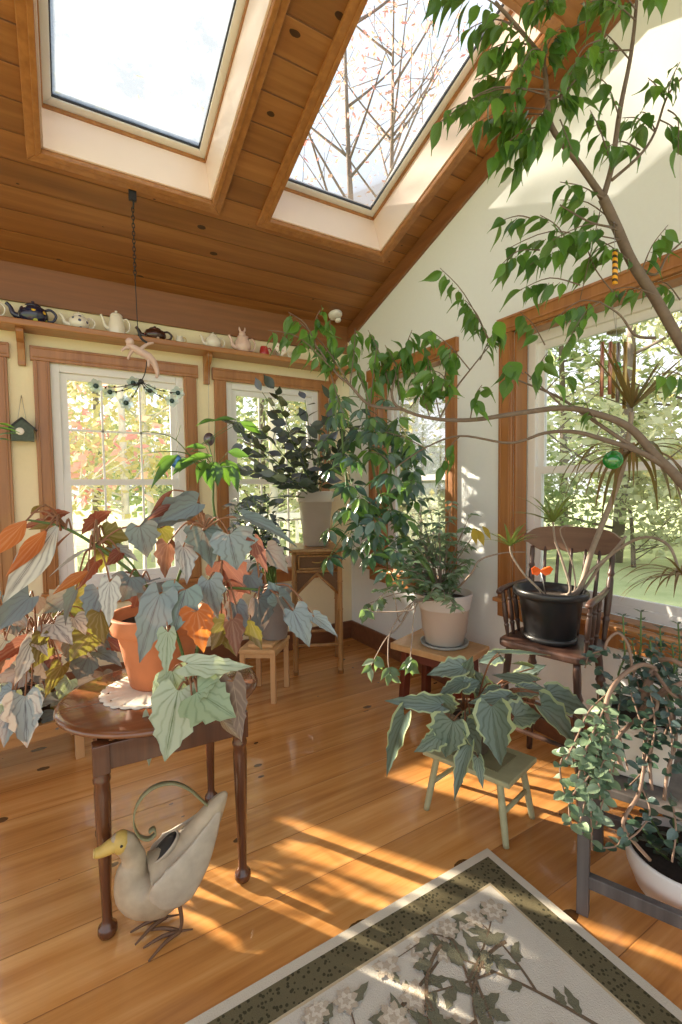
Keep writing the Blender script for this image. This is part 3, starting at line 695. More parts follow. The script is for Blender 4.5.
def high_chair():
    c = V((1.68, 1.158, 0)); rz = math.radians(13); t = thing('spindle_chair', c, 'tall worn dark brown spindle-back chair holding the black pot by the window', 'chair', None, rz)
    zs = .58
    def L(b, *a, **k): return b.build(*a, local=True, **k)
    # seat: plank, local +x is towards the back
    b = MB(); pts = []
    for i in range(40):
        a = 2*PI*i/40; ca, sa = math.cos(a), math.sin(a); e = .32
        pts.append(V((.148*math.copysign(abs(ca)**e, ca), .172*math.copysign(abs(sa)**e, sa)*(1.0-.05*ca), 0)))
    b.hexa([p+V((0, 0, zs-.03)) for p in pts], [p+V((0, 0, zs)) for p in pts]); L(b, 'seat', OLDWOOD, t, bevel=.008, bseg=3)
    def turned(p, q, r, name):
        p, q = V(p), V(q); b = MB()
        ts = [0, .1, .2, .24, .28, .32, .5, .68, .72, .76, .80, .9, 1]; rs = [.75, .85, 1., 1.25, .8, 1.1, 1.25, 1.1, .8, 1.25, .85, .95, .8]
        b.tube([p.lerp(q, x) for x in ts], [r*x for x in rs], 12, k=2); return L(b, name, OLDWOOD, t)
    feet = {}
    for sx in (-1, 1):
        for sy in (-1, 1):
            top = V((.112*sx, .13*sy, zs-.03)); bot = V((.16*sx, .165*sy, 0)); turned(bot, top, .0155, 'leg'); feet[sx, sy] = (bot, top)
    mid = lambda k, f: feet[k][0].lerp(feet[k][1], f)
    for a, c2, f in (((-1, -1), (-1, 1), .42), ((1, -1), (1, 1), .3), ((-1, -1), (1, -1), .36), ((-1, 1), (1, 1), .36)):
        b = MB(); p, q = mid(a, f), mid(c2, f); b.tube([p, p.lerp(q, .5), q], [.007, .010, .007], 10); L(b, 'stretcher', OLDWOOD, t)
    # back: two posts, spindles and a broad crest rail
    for sy in (-1, 1):
        turned(V((.118, .15*sy, zs)), V((.172, .163*sy, .93)), .011, 'back_post')
    for y in (-.085, -.043, 0, .043, .085):
        b = MB(); p, q = V((.12, y*1.15, zs)), V((.188-.6*y*y, y*1.3, .93)); b.tube([p, p.lerp(q, .4), q], [.006, .0085, .0055], 10); L(b, 'spindle', OLDWOOD, t)
    b = MB(); n = 24; vs, fs = [], []
    for i in range(n+1):
        y = -.198+.396*i/n; e = 1-abs(2*i/n-1)**8; x = .197-.6*y*y
        hi = 1.01+.012*(1-(y/.198)**2); lo = .915+.006*math.sin(i*.9)
        m = (hi+lo)/2; hi = m+(hi-m)*max(.35, e); lo = m+(lo-m)*max(.35, e)
        vs += [V((x-.011, y, lo)), V((x+.011, y, lo)), V((x+.015, y, hi)), V((x-.007, y, hi))]
    for i in range(n):
        for j in range(4): fs.append((4*i+j, 4*i+(j+1) % 4, 4*i+4+(j+1) % 4, 4*i+4+j))
    fs += [(0, 1, 2, 3), (4*n+3, 4*n+2, 4*n+1, 4*n)]; b.smooth = False; b.add(vs, fs); L(b, 'crest_rail', OLDRAIL, t, bevel=.003)
    for sy in (-1, 1):
        b = MB(); b.tube([V((.142, .152*sy, zs+.205)), V((.01, .170*sy, zs+.20)), V((-.09, .172*sy, zs+.195)), V((-.125, .170*sy, zs+.185))], [.010, .0125, .015, .012], 12, flat=.75, flatax=(0, 0, 1)); L(b, 'armrest', OLDWOOD, t)
        for x in (-.095, -.045, .005):
            turned(V((x+.01, .15*sy, zs)), V((x, .169*sy, zs+.195)), .0085, 'arm_spindle')
high_chair()

def grey_stand():
    p = V((1.217, .737, 0)); d = V((1.322-1.249, .539-.709, 0)).normalized(); s = V((-d.y, d.x, 0)); s = s if s.x > 0 else -s
    L, W, zt = .62, .30, .39; c = p+d*L/2+s*W/2
    t = thing('grey_plant_bench', c, 'weathered grey wooden plant bench carrying the jade plants', 'bench')
    for u in (0, L):
        for v in (0, W):
            b = MB(); b.bar(p+d*u+s*v, p+d*u+s*v+V((0, 0, zt-.02)), .030, .030, d); b.build('leg', GREYW, t, bevel=.002)
    for pp, qq in ((p, p+d*L), (p+s*W, p+s*W+d*L)):
        b = MB(); b.bar(pp+V((0, 0, .10)), qq+V((0, 0, .10)), .022, .036); b.build('stretcher', GREYW, t, bevel=.002)
    for u in (0, L):
        b = MB(); b.bar(p+d*u+V((0, 0, zt-.05)), p+d*u+s*W+V((0, 0, zt-.05)), .02, .05); b.build('end_rail', GREYW, t)
    b = MB(); o = .02; q = [p-d*o-s*o, p+d*(L+o)-s*o, p+d*(L+o)+s*(W+o), p-d*o+s*(W+o)]
    q = [p+d*.0-s*o, p+d*(L+o)-s*o, p+d*(L+o)+s*(W+o), p+d*.0+s*(W+o)]
    b.hexa([x+V((0, 0, zt-.022)) for x in q], [x+V((0, 0, zt)) for x in q]); b.build('top', GREYW, t, bevel=.003)
    return p, d, s, zt
GP, GD, GS, GZ = grey_stand()

# ================================================================== SHELF AND TEAPOTS
SHZ = 2.105
def shelf():
    t = thing('wall_shelf', (.2, WY-.075, SHZ), 'long pine shelf on corbel brackets above the back windows holding teapots', 'shelf')
    b = MB(); b.box((-3.1, WY-.15, SHZ-.034), (WX-.03, WY-.001, SHZ)); b.build('board', PINE_X, t, bevel=.006)
    for x in (-1.16, -.155, .852, 1.80):
        b = MB(); pr = [(0, -.034), (-.105, -.034), (-.105, -.055), (-.085, -.085), (-.055, -.10), (-.04, -.135), (-.028, -.19), (-.028, -.215), (0, -.215)]
        b.hexa([V((x-.018, WY-.001+a, SHZ+z)) for a, z in pr], [V((x+.018, WY-.001+a, SHZ+z)) for a, z in pr]); b.build('bracket', PINE, t, bevel=.003)
shelf()
def teapot(name, x, w, h, mats, label, cat='teapot', style='round', flip=-1, spout=True, handle=True, lid=True, knob=True):
    """body width w (without spout), total height h; spout towards -x"""
    w, h = w*1.17, h*1.14; mb, ml = mats; y = WY-.078; c = V((x, y, SHZ)); t = thing(name, c, label, cat, 'teapots and pots on the long shelf')
    b = MB(); r = w/2; bh = h*.78
    if style == 'round': pr = [(r*.55, 0), (r*.6, .004), (r*.9, bh*.25), (r, bh*.5), (r*.9, bh*.78), (r*.55, bh*.97), (r*.5, bh), (.001, bh)]
    elif style == 'tall': pr = [(r*.95, 0), (r, .006), (r*.92, bh*.5), (r*.72, bh*.93), (r*.70, bh), (.001, bh)]
    elif style == 'squat': pr = [(r*.7, 0), (r*.75, .004), (r*.98, bh*.3), (r, bh*.55), (r*.85, bh*.85), (r*.5, bh), (.001, bh)]
    else: pr = [(r*.6, 0), (r*.65, .004), (r*.95, bh*.35), (r*.9, bh*.65), (r*.62, bh*.9), (r*.68, bh), (.001, bh*.98)]
    b.lathe(c, pr, 28, 1, .8); b.build('body', mb, t)
    if spout:
        b = MB(); b.tube([c+V((-r*.75, 0, bh*.3)), c+V((-r*1.25, 0, bh*.42)), c+V((-r*1.45, 0, bh*.78)), c+V((-r*1.7, 0, bh*.98))], [r*.3, r*.2, r*.14, r*.13], 12); b.build('spout', ml, t)
    if handle:
        b = MB(); b.tube([c+V((r*.72, 0, bh*.82)), c+V((r*1.15, 0, bh*.92)), c+V((r*1.5, 0, bh*.65)), c+V((r*1.3, 0, bh*.3)), c+V((r*.85, 0, bh*.22))], [r*.10]*5, 10); b.build('handle', ml, t)
    if lid:
        b = MB(); q = (r*.7 if style == 'tall' else r*.52); b.lathe(c+V((0, 0, bh)), [(q, -.002), (q*1.02, .003), (q*.75, h*.10), (q*.25, h*.14), (q*.16, h*.15), (q*.24, h*.19), (q*.18, h*.22), (.001, h*.225)], 20, 1, .8); b.build('lid', ml, t)
    return t, c, r, bh
teapot('teapot', -.09, .12, .105, (NAVYF, NAVYP), 'navy teapot painted with yellow flowers, first large pot on the shelf', style='squat')
teapot('teapot', .125, .092, .09, (BLUEF, PORC), 'rounded white teapot with a blue pattern, beside the tall plain coffee pot')
teapot('coffee_pot', .318, .082, .125, (PORC, PORC), 'tall plain white coffee pot with curved spout on the shelf', 'coffee pot', 'tall')
teapot('teapot', .53, .11, .078, (BROWNF, BROWNP), 'low dark brown teapot with white patches above the first window', style='squat')
teapot('creamer', .675, .045, .058, (PORC, GILT), 'tiny white creamer with gilt edges beside the brown teapot', 'creamer', 'jug', lid=False)
teapot('teapot', .885, .085, .095, (PORC, PORC), 'plain white teapot on the shelf directly above a bracket, beside the pink jug', style='round')
t, c, r, bh = teapot('pitcher', 1.085, .098, .125, (PINKP, PINKP), 'pale pink animal-shaped pitcher with pointed ears on the shelf', 'pitcher', 'jug', spout=True, lid=False)
b = MB(); b.ball(c+V((-.004, 0, bh+.012)), (.024, .022, .024), 14, 9); b.build('head', PINKP, t)
for sx in (-1, 1): b = MB(); b.tube([c+V((-.004+sx*.011, 0, bh+.03)), c+V((-.004+sx*.018, 0, bh+.045)), c+V((-.004+sx*.02, 0, bh+.062))], [.007, .008, .002], 10, flat=.6); b.build('ear', PINKP, t)
t, c, r, bh = teapot('mug', 1.235, .06, .075, (REDP, REDP), 'small red mug on the shelf behind the heart box', 'mug', 'tall', spout=False, lid=False)
def heart_prism(b, c, w, th, M=None):
    pts = []
    for i in range(40):
        a = 2*PI*i/40; x = 16*math.sin(a)**3; z = 13*math.cos(a)-5*math.cos(2*a)-2*math.cos(3*a)-math.cos(4*a); pts.append((x/32*w, (z+17)/32*w))
    f = lambda x, z, y: V(c)+(M @ V((x, y, z)) if M else V((x, y, z)))
    b.hexa([f(x, z, -th/2) for x, z in pts], [f(x, z, th/2) for x, z in pts])
b = MB(); heart_prism(b, (1.345, WY-.10, SHZ-.001), .105, .045); tag(b.build('heart_box', PINKF, bevel=.006), 'white heart-shaped box with pink flowers standing on the shelf', 'box', 'teapots and pots on the long shelf')
teapot('creamer', 1.46, .055, .06, (PORC, PORC), 'small white jug on the shelf end near the fig leaves', 'creamer', 'jug', lid=False)
teapot('jar', -.285, .08, .10, (PORC, PORC), 'cream jar partly out of the picture before the navy teapot', 'jar', 'round', spout=False, handle=True)
# ceiling fixture
b = MB(); c = cs(1.775, 3.02, -.001); M = (-NC).to_track_quat('Z', 'Y').to_matrix()
b.lathe(c, [(.05, 0), (.052, .004), (.050, .018), (.04, .026), (.001, .027)], 28, M=M); t = thing('smoke_detector', c, 'small round white detector on the plank ceiling near the corner', 'detector'); b.build('housing', VINYL, t)
b = MB(); b.lathe(c+V((.006, -.028, -.048)), [(.022, 0), (.024, .004), (.021, .014), (.001, .016)], 20, M=M); b.build('sensor', VINYL, t)

# birdhouse, hung from a nail on the wall between windows
def birdhouse():
    c = V((-.165, WY-.05, 1.475)); t = thing('birdhouse', c, 'small dark green birdhouse ornament hanging on the wall beside the first window', 'birdhouse')
    b = MB(); pr = [(-.052, 0), (.052, 0), (.052, .07), (0, .118), (-.052, .07)]
    b.hexa([c+V((x, -.02, z)) for x, z in pr], [c+V((x, .02, z)) for x, z in pr]); b.build('body', plain('mottled_dark_green', (.06, .085, .06), .5, noise=.7, scale=60), t)
    for s in (-1, 1):
        b = MB(); b.bar(c+V((s*.066, 0, .06)), c+V((0, 0, .125)), .056, .007); b.build('roof', plain('black_roof', (.02, .02, .02), .5), t)
    b = MB(); b.lathe(c+V((-.01, -.021, .05)), [(.016, 0), (.020, .002), (.020, .006), (.014, .006)], 18, M=Euler((PI/2, 0, 0)).to_matrix()); b.build('hole_ring', PORC, t)
    b = MB(); b.lathe(c+V((-.01, -.0215, .05)), [(.014, 0), (.001, .001)], 18, M=Euler((PI/2, 0, 0)).to_matrix()); b.build('entrance_shade_disc', BLACKM, t)  # black disc painted as the shade inside the entrance
    b = MB(); b.tube([c+V((-.02, 0, .11)), c+V((0, .045, .255))], .0012, 6); b.tube([c+V((.02, 0, .11)), c+V((0, .045, .255))], .0012, 6); b.build('cord', STEEL, t)
birdhouse()
# things hung in front of the back windows
b = MB(); t = thing('glass_ornament', (.83, WY-.12, 1.52), 'round purple-grey glass ornament hanging between the two back windows', 'ornament')
b.ball((.83, WY-.12, 1.52), (.034, .034, .042), 18, 12); b.build('ball', PURPGL, t); b = MB(); b.tube([(.83, WY-.12, 1.56), (.835, WY-.14, SHZ-.04)], .0012, 6); b.build('cord', STEEL, t)
t = thing('glass_ornament', (.55, 2.68, 1.355), 'round blue glass ornament hanging before the first window', 'ornament')
b = MB(); b.ball((.55, 2.68, 1.355), .036, 18, 12); b.build('ball', BLUEGL, t); b = MB(); b.tube([(.55, 2.68, 1.39), (.56, 2.68, 1.44)], .0012, 6); b.build('cord', STEEL, t)

# ceiling-hung mobile with figurine and glass flowers
def mobile():
    h = cs(.351, 2.515, 0); t = thing('hanging_mobile', h, 'hanging mobile with a pink leaping figurine over glass flowers, on a chain from the ceiling', 'mobile')
    b = MB(); b.bar(h+V((0, -.006, .0)), h+V((0, -.006, -.055)), .034, .016, (0, 1, 0)); b.tube([h+V((0, -.01, -.05)), h+V((0, -.03, -.07)), h+V((0, -.02, -.095)), h+V((0, -.0, -.085))], .004, 8); b.build('hook_plate', BLACKM, t, bevel=.003)
    z = h.z-.085; b = MB(); k = 0
    while z > 2.24:
        M = Euler((0, 0, (PI/2)*(k % 2))).to_matrix(); pts = []
        for i in range(9): a = 2*PI*i/8; pts.append(V((h.x, h.y, z))+M @ V((.006*math.cos(a), 0, .013*math.sin(a)-.008)))
        b.tube(pts, .0019, 6, k=2); z -= .0185; k += 1
    b.build('chain', BLACKM, t)
    b = MB(); b.tube([(h.x, h.y, z+.01), (h.x+.003, h.y, 2.05), (h.x+.006, h.y, 1.955)], .0022, 6); b.tube([(h.x+.003, h.y, 1.99), (h.x+.02, h.y, 1.945), (h.x+.045, h.y, 1.93)], .006, 6); b.build('wire', BLACKM, t)
    f = V((.362, 2.515, 1.86))
    b = MB(); b.tube([f+V((-.062, 0, .045)), f+V((-.03, 0, .035)), f+V((0, 0, .02)), f+V((.04, 0, .0)), f+V((.065, 0, -.03)), f+V((.078, 0, -.075)), f+V((.072, 0, -.10))], [.008, .016, .019, .020, .015, .010, .004], 12)
    fg = b.build('figurine', FIGUR, t)
    b = MB(); b.ball(f+V((-.045, 0, .062)), (.02, .017, .019), 12, 9); b.build('head', FIGUR, fg)
    for p, q in (((-.05, 0, .03), (-.085, -.01, .01)), ((-.03, 0, .025), (-.055, .012, -.02)), ((.04, 0, .0), (.035, -.012, -.05)), ((0, 0, .03), (.065, .01, .075))):
        b = MB(); m = (V(p)+V(q))/2+V((0, 0, .008)); b.tube([f+V(p), f+m, f+V(q)], [.009, .008, .005], 8); b.build('limb', FIGUR, fg)
    hub = V((.362, 2.515, 1.735)); b = MB(); b.tube([f+V((.03, 0, -.02)), f+V((.02, 0, -.08)), hub], .0025, 6); b.ball(hub+V((.0, 0, .0)), .014, 12, 8); b.build('hanger', BLACKM, t)
    for px_, py_, yo in ((96, 386, -.02), (133, 383, .03), (126, 403, -.08), (172, 401, -.06), (178, 393, .05), (110, 392, .1), (150, 391, .12)):
        r_ = ray(px_, py_); p = EYE+r_*((2.515+yo)/r_.y)
        b = MB(); b.tube([hub, hub.lerp(p, .5)+V((0, 0, -.015)), p], .0022, 6)
        for q in (.35, .6, .8): b.ball(hub.lerp(p, q)+V((0, 0, -.012)), .005, 8, 6)
        w = b.build('arm_wire', BLACKM, t)
        b = MB(); ax = V((R.uniform(-.3, .3), -1, R.uniform(-.3, .3))).normalized(); u = ax.orthogonal().normalized(); vv = ax.cross(u)
        for i in range(6):
            a = i*PI/3; d = u*math.cos(a)+vv*math.sin(a); b.leaf(p, p+d*.036+ax*.012, ax, .030, 'round', .1, -.1)
        fl = b.build('glass_flower', PETALGL, t)
        b = MB(); b.ball(p+ax*.002, .012, 12, 8); b.build('flower_centre', DKGL, fl)
mobile()
# ================================================================== DUCK WATERING CAN
def duck():
    c = V((.215, 1.295, 0)); rz = math.atan2(-R0.y, -R0.x)+.42
    t = thing('duck_watering_can', c, 'weathered cream metal duck watering can standing by the oval table leg', 'watering can', None, rz)
    def B(b, *a, **k): return b.build(*a, local=True, **k)
    t.scale = (.96, .96, .96)
    b = MB(); b.tube([(-.165, 0, .355), (-.145, 0, .335), (-.115, 0, .295), (-.075, 0, .235), (-.02, 0, .178), (.035, 0, .148), (.075, 0, .155), (.092, 0, .195), (.088, 0, .232), (.095, 0, .262), (.108, 0, .288), (.125, 0, .297), (.14, 0, .295)],
                   [.006, .022, .036, .058, .078, .088, .070, .047, .032, .028, .030, .028, .016], 24, k=6, flat=.86, flatax=(0, 1, 0))
    B(b, 'body', DUCKW, t)
    b = MB()
    b.tube([(.126, 0, .297), (.145, 0, .292), (.165, 0, .286), (.182, 0, .285)], [.021, .018, .014, .011], 14, k=4, flat=1.2, flatax=(0, 1, 0)); b.ball((.118, 0, .296), (.026, .0285, .030), 14, 10)
    hd = B(b, 'beak', DUCKY, t)
    b = MB(); b.lathe((.182, 0, .285), [(.006, 0), (.011, .001), (.011, .004), (.006, .004)], 12, M=Euler((0, PI/2, 0)).to_matrix()); B(b, 'spout_tip', GILT, hd)
    for s in (-1, 1):
        b = MB(); b.ball((.117, s*.0275, .303), (.004, .002, .004), 10, 6); B(b, 'eye', BLACKM, t)
        b = MB(); b.tube([(.05, s*.066, .155), (.025, s*.074, .165), (-.02, s*.072, .182), (-.07, s*.056, .225), (-.115, s*.036, .282), (-.14, s*.022, .318)], [.012, .046, .062, .046, .022, .004], 18, k=5, flat=.2, flatax=(0, 1, 0)); B(b, 'wing', DUCKG, t)
    M = Euler((0, math.radians(38), 0)).to_matrix(); hc = V((.010, 0, .246))
    b = MB(); b.lathe(hc, [(.028, -.014), (.033, 0), (.033, .003), (.031, .004), (.029, .001)], 28, 1.5, 1.05, M=M); rm = B(b, 'filler_rim', DUCKG, t)
    b = MB(); b.lathe(hc, [(.030, .002), (.02, .0025), (.001, .0025)], 28, 1.5, 1.05, M=M); B(b, 'filler_shade_disc', BLACKM, rm)  # black disc painted as the shade inside the filler opening
    b = MB(); pts = [(-.125, 0, .318), (-.10, 0, .345), (-.06, 0, .395), (-.015, 0, .425), (.035, 0, .425), (.072, 0, .395), (.086, 0, .345), (.074, 0, .30), (.050, 0, .283), (.032, 0, .293), (.036, 0, .308), (.048, 0, .303)]
    P, _ = smooth_path(pts, [.01]*len(pts), 5)
    vs, fs = [], []
    for i, p in enumerate(P):
        d = (P[min(i+1, len(P)-1)]-P[max(0, i-1)]).normalized(); nn = d.cross(V((0, 1, 0))).normalized()
        vs += [p+V((0, .009, 0))+nn*.0018, p-V((0, .009, 0))+nn*.0018, p-V((0, .009, 0))-nn*.0018, p+V((0, .009, 0))-nn*.0018]
    for i in range(len(P)-1):
        for j in range(4): fs.append((4*i+j, 4*i+(j+1) % 4, 4*i+4+(j+1) % 4, 4*i+4+j))
    fs += [(3, 2, 1, 0), (4*len(P)-4, 4*len(P)-3, 4*len(P)-2, 4*len(P)-1)]; b.add(vs, fs); B(b, 'handle', OLIVEM, t)
    for s, fx in ((-1, .02), (1, -.012)):
        b = MB(); k = V((fx-.01, s*.032, .012)); b.tube([V((fx-.012, s*.03, .085)), V((fx-.016, s*.032, .04)), k], [.006, .005, .0045], 8); lg = B(b, 'leg', RUSTM, t)
        b = MB()
        for a in (-.55, -.0, .5): b.tube([k, k+V((math.cos(a)*.045, math.sin(a)*.045, .004)), k+V((math.cos(a)*.095, math.sin(a)*.095, -.008))], [.006, .005, .0025], 8)
        b.tube([k, k+V((-.035, 0, -.008))], [.004, .002], 6); B(b, 'foot', RUSTM, lg)
duck()

# wind chime, striped tube, green ball hung from the fig branches near the big window
def chime():
    top = dp(612, 300, 1.62); t = thing('wind_chime', top, 'wind chime of thin copper-coloured tubes before the large window', 'wind chime')
    b = MB(); hub = dp(616, 332, 1.62); b.tube([top, hub], .0012, 6); b.build('cord', STEEL, t)
    b = MB(); b.lathe(hub, [(.028, -.003), (.03, 0), (.028, .003), (.001, .003)], 20); b.build('disc', OLIVEM, t)
    for px_, y1, y2, d, m in ((602.5, 342, 396, 1.60, COPPER), (610.5, 342, 394, 1.58, COPPER), (618.5, 343, 402, 1.60, STEEL), (625.5, 342, 408, 1.62, BRASS), (614, 344, 398, 1.66, BRASS)):
        b = MB(); p = dp(px_, y1, d); q = V((p.x, p.y, dp(px_, y2, d).z)); b.tube([p, q], .0062, 10); tb = b.build('tube', m, t)
        b = MB(); b.tube([V((p.x, p.y, p.z)), V((hub.x*.7+p.x*.3, hub.y*.7+p.y*.3, hub.z))], .0008, 5); b.build('cord', STEEL, tb)
    t = thing('glass_ornament', dp(617, 366, 1.55), 'tiny green glass drop among the wind chime tubes', 'ornament'); b = MB(); b.ball(dp(617, 366, 1.55), .013, 14, 9); b.build('ball', GREENGL, t); b = MB(); b.tube([dp(617, 362, 1.55), dp(616, 312, 1.55)], .0008, 5); b.build('cord', STEEL, t)
    p = dp(613, 460, 1.30); t = thing('glass_ornament', p, 'round bright green glass ball hanging from the thick fig branch', 'ornament')
    b = MB(); b.ball(p, .0255, 20, 14); b.build('ball', GREENGL, t); b = MB(); b.tube([p+V((0, 0, .025)), dp(613, 424, 1.25)], .0008, 5); b.build('cord', STEEL, t)
    n = N('orange_black_stripes'); tc = n.n('ShaderNodeTexCoord').outputs['Object']; x, y, z = n.xyz(tc)
    w = n.math('FRACT', n.math('ADD', n.math('MULTIPLY', z, 70.), n.math('MULTIPLY', x, 40.)))
    STR = n.done(n.pbr(n.mix(n.math('GREATER_THAN', w, .55), (.75, .35, .02), (.05, .03, .01)), .35))
    p, q = dp(615, 251, 1.12), dp(615, 284, 1.12); t = thing('striped_ornament', p, 'thin orange and black striped tube hanging beside the fig trunk', 'ornament')
    b = MB(); b.tube([p, q], .0062, 12); b.build('tube', STR, t); b = MB(); b.tube([p, dp(614, 222, 1.15)], .0008, 5); b.build('cord', STEEL, t)
chime()

# ================================================================== PLANTS
def place_leaf(b, bx, by, tx, ty, wpx, d, face='up', shape='begonia', fold=None, curl=None, dt=None):
    dt = R.uniform(-.05, .03) if dt is None else dt
    B, T = dp(bx, by, d), dp(tx, ty, d+dt)
    tc = (EYE-(B+T)/2).normalized()
    if face == 'up': nn = tc*.8+V((0, 0, .45))+jit(.5)
    elif face == 'edge': nn = tc*.25+V((0, 0, 1))+jit(.1)
    else: nn = -tc*.9+V((0, 0, .25))+jit(.2)
    fold = R.uniform(.04, .16) if fold is None else fold; curl = R.uniform(.04, .14) if curl is None else curl
    if shape == 'begonia' and R.random() < .5: shape = 'begonia_mirror'
    b.leaf(B, T, nn, wpx*d/FPX*(1.18 if shape.startswith('bego') else 1.), shape, fold, curl, 30 if shape.startswith('bego') else None)
    return B
def petiole(b, crown, B, r=.0028, arch=.05):
    m = (V(crown)+V(B))/2+V((0, 0, arch))
    b.tube([crown, m, B], [r*1.4, r*1.1, r], 6, cap=False, k=5)

def begonia(name, label, root, mats, groups, crowns, stemmat, arch=.06, pot=None, extra=None):
    """groups: {material key: [leaf rows]}; each group is one foliage part with its own look"""
    t = thing(name, root, label, 'potted plant')
    if pot: pot(t)
    st = MB()
    for key, rows in groups.items():
        b = MB()
        for q in rows:
            B = place_leaf(b, *q)
            cr = min(crowns, key=lambda c: (V(c)-B).length)
            petiole(st, V(cr)+jit(.01), B, .0026, arch*R.uniform(.3, 1.1))
        o = b.build('foliage', mats[key][0], t)
        if mats[key][1]: o['label'] = mats[key][1]
    if extra: st.cur = 1; extra(st)
    st.build('stems', [stemmat, STEMG], t)
    return t

# --- the large begonia in the terracotta pot on the oval table
PC = V((.265, 1.63, .5645))
def tpot(t):
    b = MB(); h = .235
    b.lathe(PC, [(.085, 0), (.094, .003), (.128, h-.06), (.129, h-.055), (.146, h-.054), (.148, h-.05), (.155, h-.004), (.152, h), (.140, h), (.137, h-.01), (.132, h-.04), (.001, h-.04)], 44); b.build('pot', TERRA, t); soil(PC, .134, h-.035, t)
cr0 = [PC+V((0, 0, .22)), PC+V((-.05, .02, .22)), PC+V((.06, 0, .22)), PC+V((.02, -.05, .22)), dp(95, 545, 1.42), dp(62, 527, 1.38), dp(222, 585, 1.5), dp(262, 590, 1.5), dp(205, 528, 1.5), dp(192, 690, 1.3), dp(168, 630, 1.36), dp(140, 578, 1.5)]
G = {
 'silver': [(193, 506, 133, 530, 24, 1.50, 'up'), (197, 503, 158, 522, 20, 1.47, 'up'), (140, 526, 147, 558, 27, 1.46, 'up'), (112, 548, 139, 560, 18, 1.48, 'up'), (204, 530, 213, 566, 33, 1.50, 'up'), (216, 528, 192, 549, 26, 1.52, 'up'),
   (229, 534, 237, 570, 38, 1.44, 'up'), (243, 517, 298, 543, 23, 1.42, 'up'), (186, 589, 174, 633, 36, 1.36, 'up'), (160, 594, 137, 664, 30, 1.34, 'up'), (209, 580, 216, 619, 25, 1.40, 'up'), (258, 599, 264, 633, 31, 1.42, 'up'),
   (278, 597, 298, 634, 29, 1.40, 'up'), (293, 611, 310, 647, 23, 1.37, 'up'), (314, 617, 338, 636, 11, 1.36, 'up'), (266, 550, 289, 573, 19, 1.48, 'up'), (278, 601, 268, 581, 18, 1.45, 'up'), (130, 577, 121, 602, 30, 1.44, 'up'), (100, 591, 88, 624, 22, 1.42, 'up'),
   (76, 590, 62, 626, 17, 1.42, 'up'), (150, 580, 140, 606, 24, 1.5, 'up'), (236, 605, 243, 640, 20, 1.46, 'up'), (222, 585, 205, 598, 18, 1.52, 'up'), (250, 575, 262, 596, 18, 1.5, 'up'), (120, 512, 98, 528, 0.1, 1.5, 'up'), (172, 596, 185, 612, 16, 1.42, 'up')],
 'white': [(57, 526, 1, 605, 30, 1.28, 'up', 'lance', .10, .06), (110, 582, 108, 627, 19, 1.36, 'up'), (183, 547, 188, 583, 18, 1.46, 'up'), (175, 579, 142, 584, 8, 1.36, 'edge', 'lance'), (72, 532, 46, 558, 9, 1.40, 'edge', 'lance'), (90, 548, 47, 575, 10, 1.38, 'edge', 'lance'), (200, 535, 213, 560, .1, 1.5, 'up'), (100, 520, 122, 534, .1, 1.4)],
 'green': [(178, 690, 164, 764, 44, 1.27, 'up'), (150, 716, 148, 769, 15, 1.33, 'up'), (172, 671, 181, 702, 29, 1.29, 'up'), (187, 664, 253, 666, 19, 1.24, 'up'), (197, 692, 236, 717, 42, 1.25, 'up', 'begonia'), (168, 632, 166, 676, 16, 1.31, 'up'), (198, 690, 222, 672, 26, 1.27, 'up'), (160, 680, 150, 702, 20, 1.32, 'up'), (192, 697, 208, 722, 22, 1.26, 'up')],
 'red': [(222, 560, 251, 594, 33, 1.50, 'dn'), (168, 544, 164, 579, 17, 1.50, 'dn'), (254, 540, 268, 573, 13, 1.44, 'dn'), (47, 517, 72, 511, 11, 1.40, 'dn'), (42, 523, 22, 527, 9, 1.40, 'dn'), (96, 520, 81, 534, 12, 1.42, 'dn'), (96, 520, 112, 510, 12, 1.42, 'dn'), (95, 562, 78, 589, 11, 1.40, 'dn'), (232, 620, 237, 657, 17, 1.42, 'dn'), (227, 640, 243, 690, .1, 1.3, 'dn'), (173, 490, 150, 513, 7, 1.5, 'dn', 'lance'), (120, 552, 105, 566, 12, 1.45, 'dn'), (240, 585, 228, 608, 16, 1.52, 'dn'), (212, 610, 224, 634, 18, 1.5, 'dn'), (176, 505, 147, 519, 11, 1.48, 'dn', 'lance'), (140, 590, 155, 612, 22, 1.55, 'dn')],
 'purple': [(233, 681, 242, 741, 22, 1.28, 'dn', 'begonia'), (218, 716, 241, 739, 12, 1.29, 'dn', 'lance')],
 'olive': [(104, 535, 131, 539, 21, 1.46, 'dn'), (227, 621, 211, 650, 24, 1.44, 'dn'), (31, 513, 43, 504, 6, 1.38, 'dn', 'lance'), (160, 528, 172, 548, 16, 1.53, 'dn'), (100, 612, 104, 645, 19, 1.38, 'dn'), (222, 628, 236, 655, 18, 1.46, 'dn'), (104, 548, 100, 572, 16, 1.48, 'dn'), (50, 524, 30, 529, 7, 1.37, 'dn', 'lance'), (250, 620, 262, 650, 16, 1.5, 'dn')],
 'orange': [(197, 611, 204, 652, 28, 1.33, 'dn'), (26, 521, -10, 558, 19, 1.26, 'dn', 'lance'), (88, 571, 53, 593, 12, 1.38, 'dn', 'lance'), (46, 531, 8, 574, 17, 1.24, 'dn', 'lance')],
}
for k in G: G[k] = [q for q in G[k] if q[4] > 1]
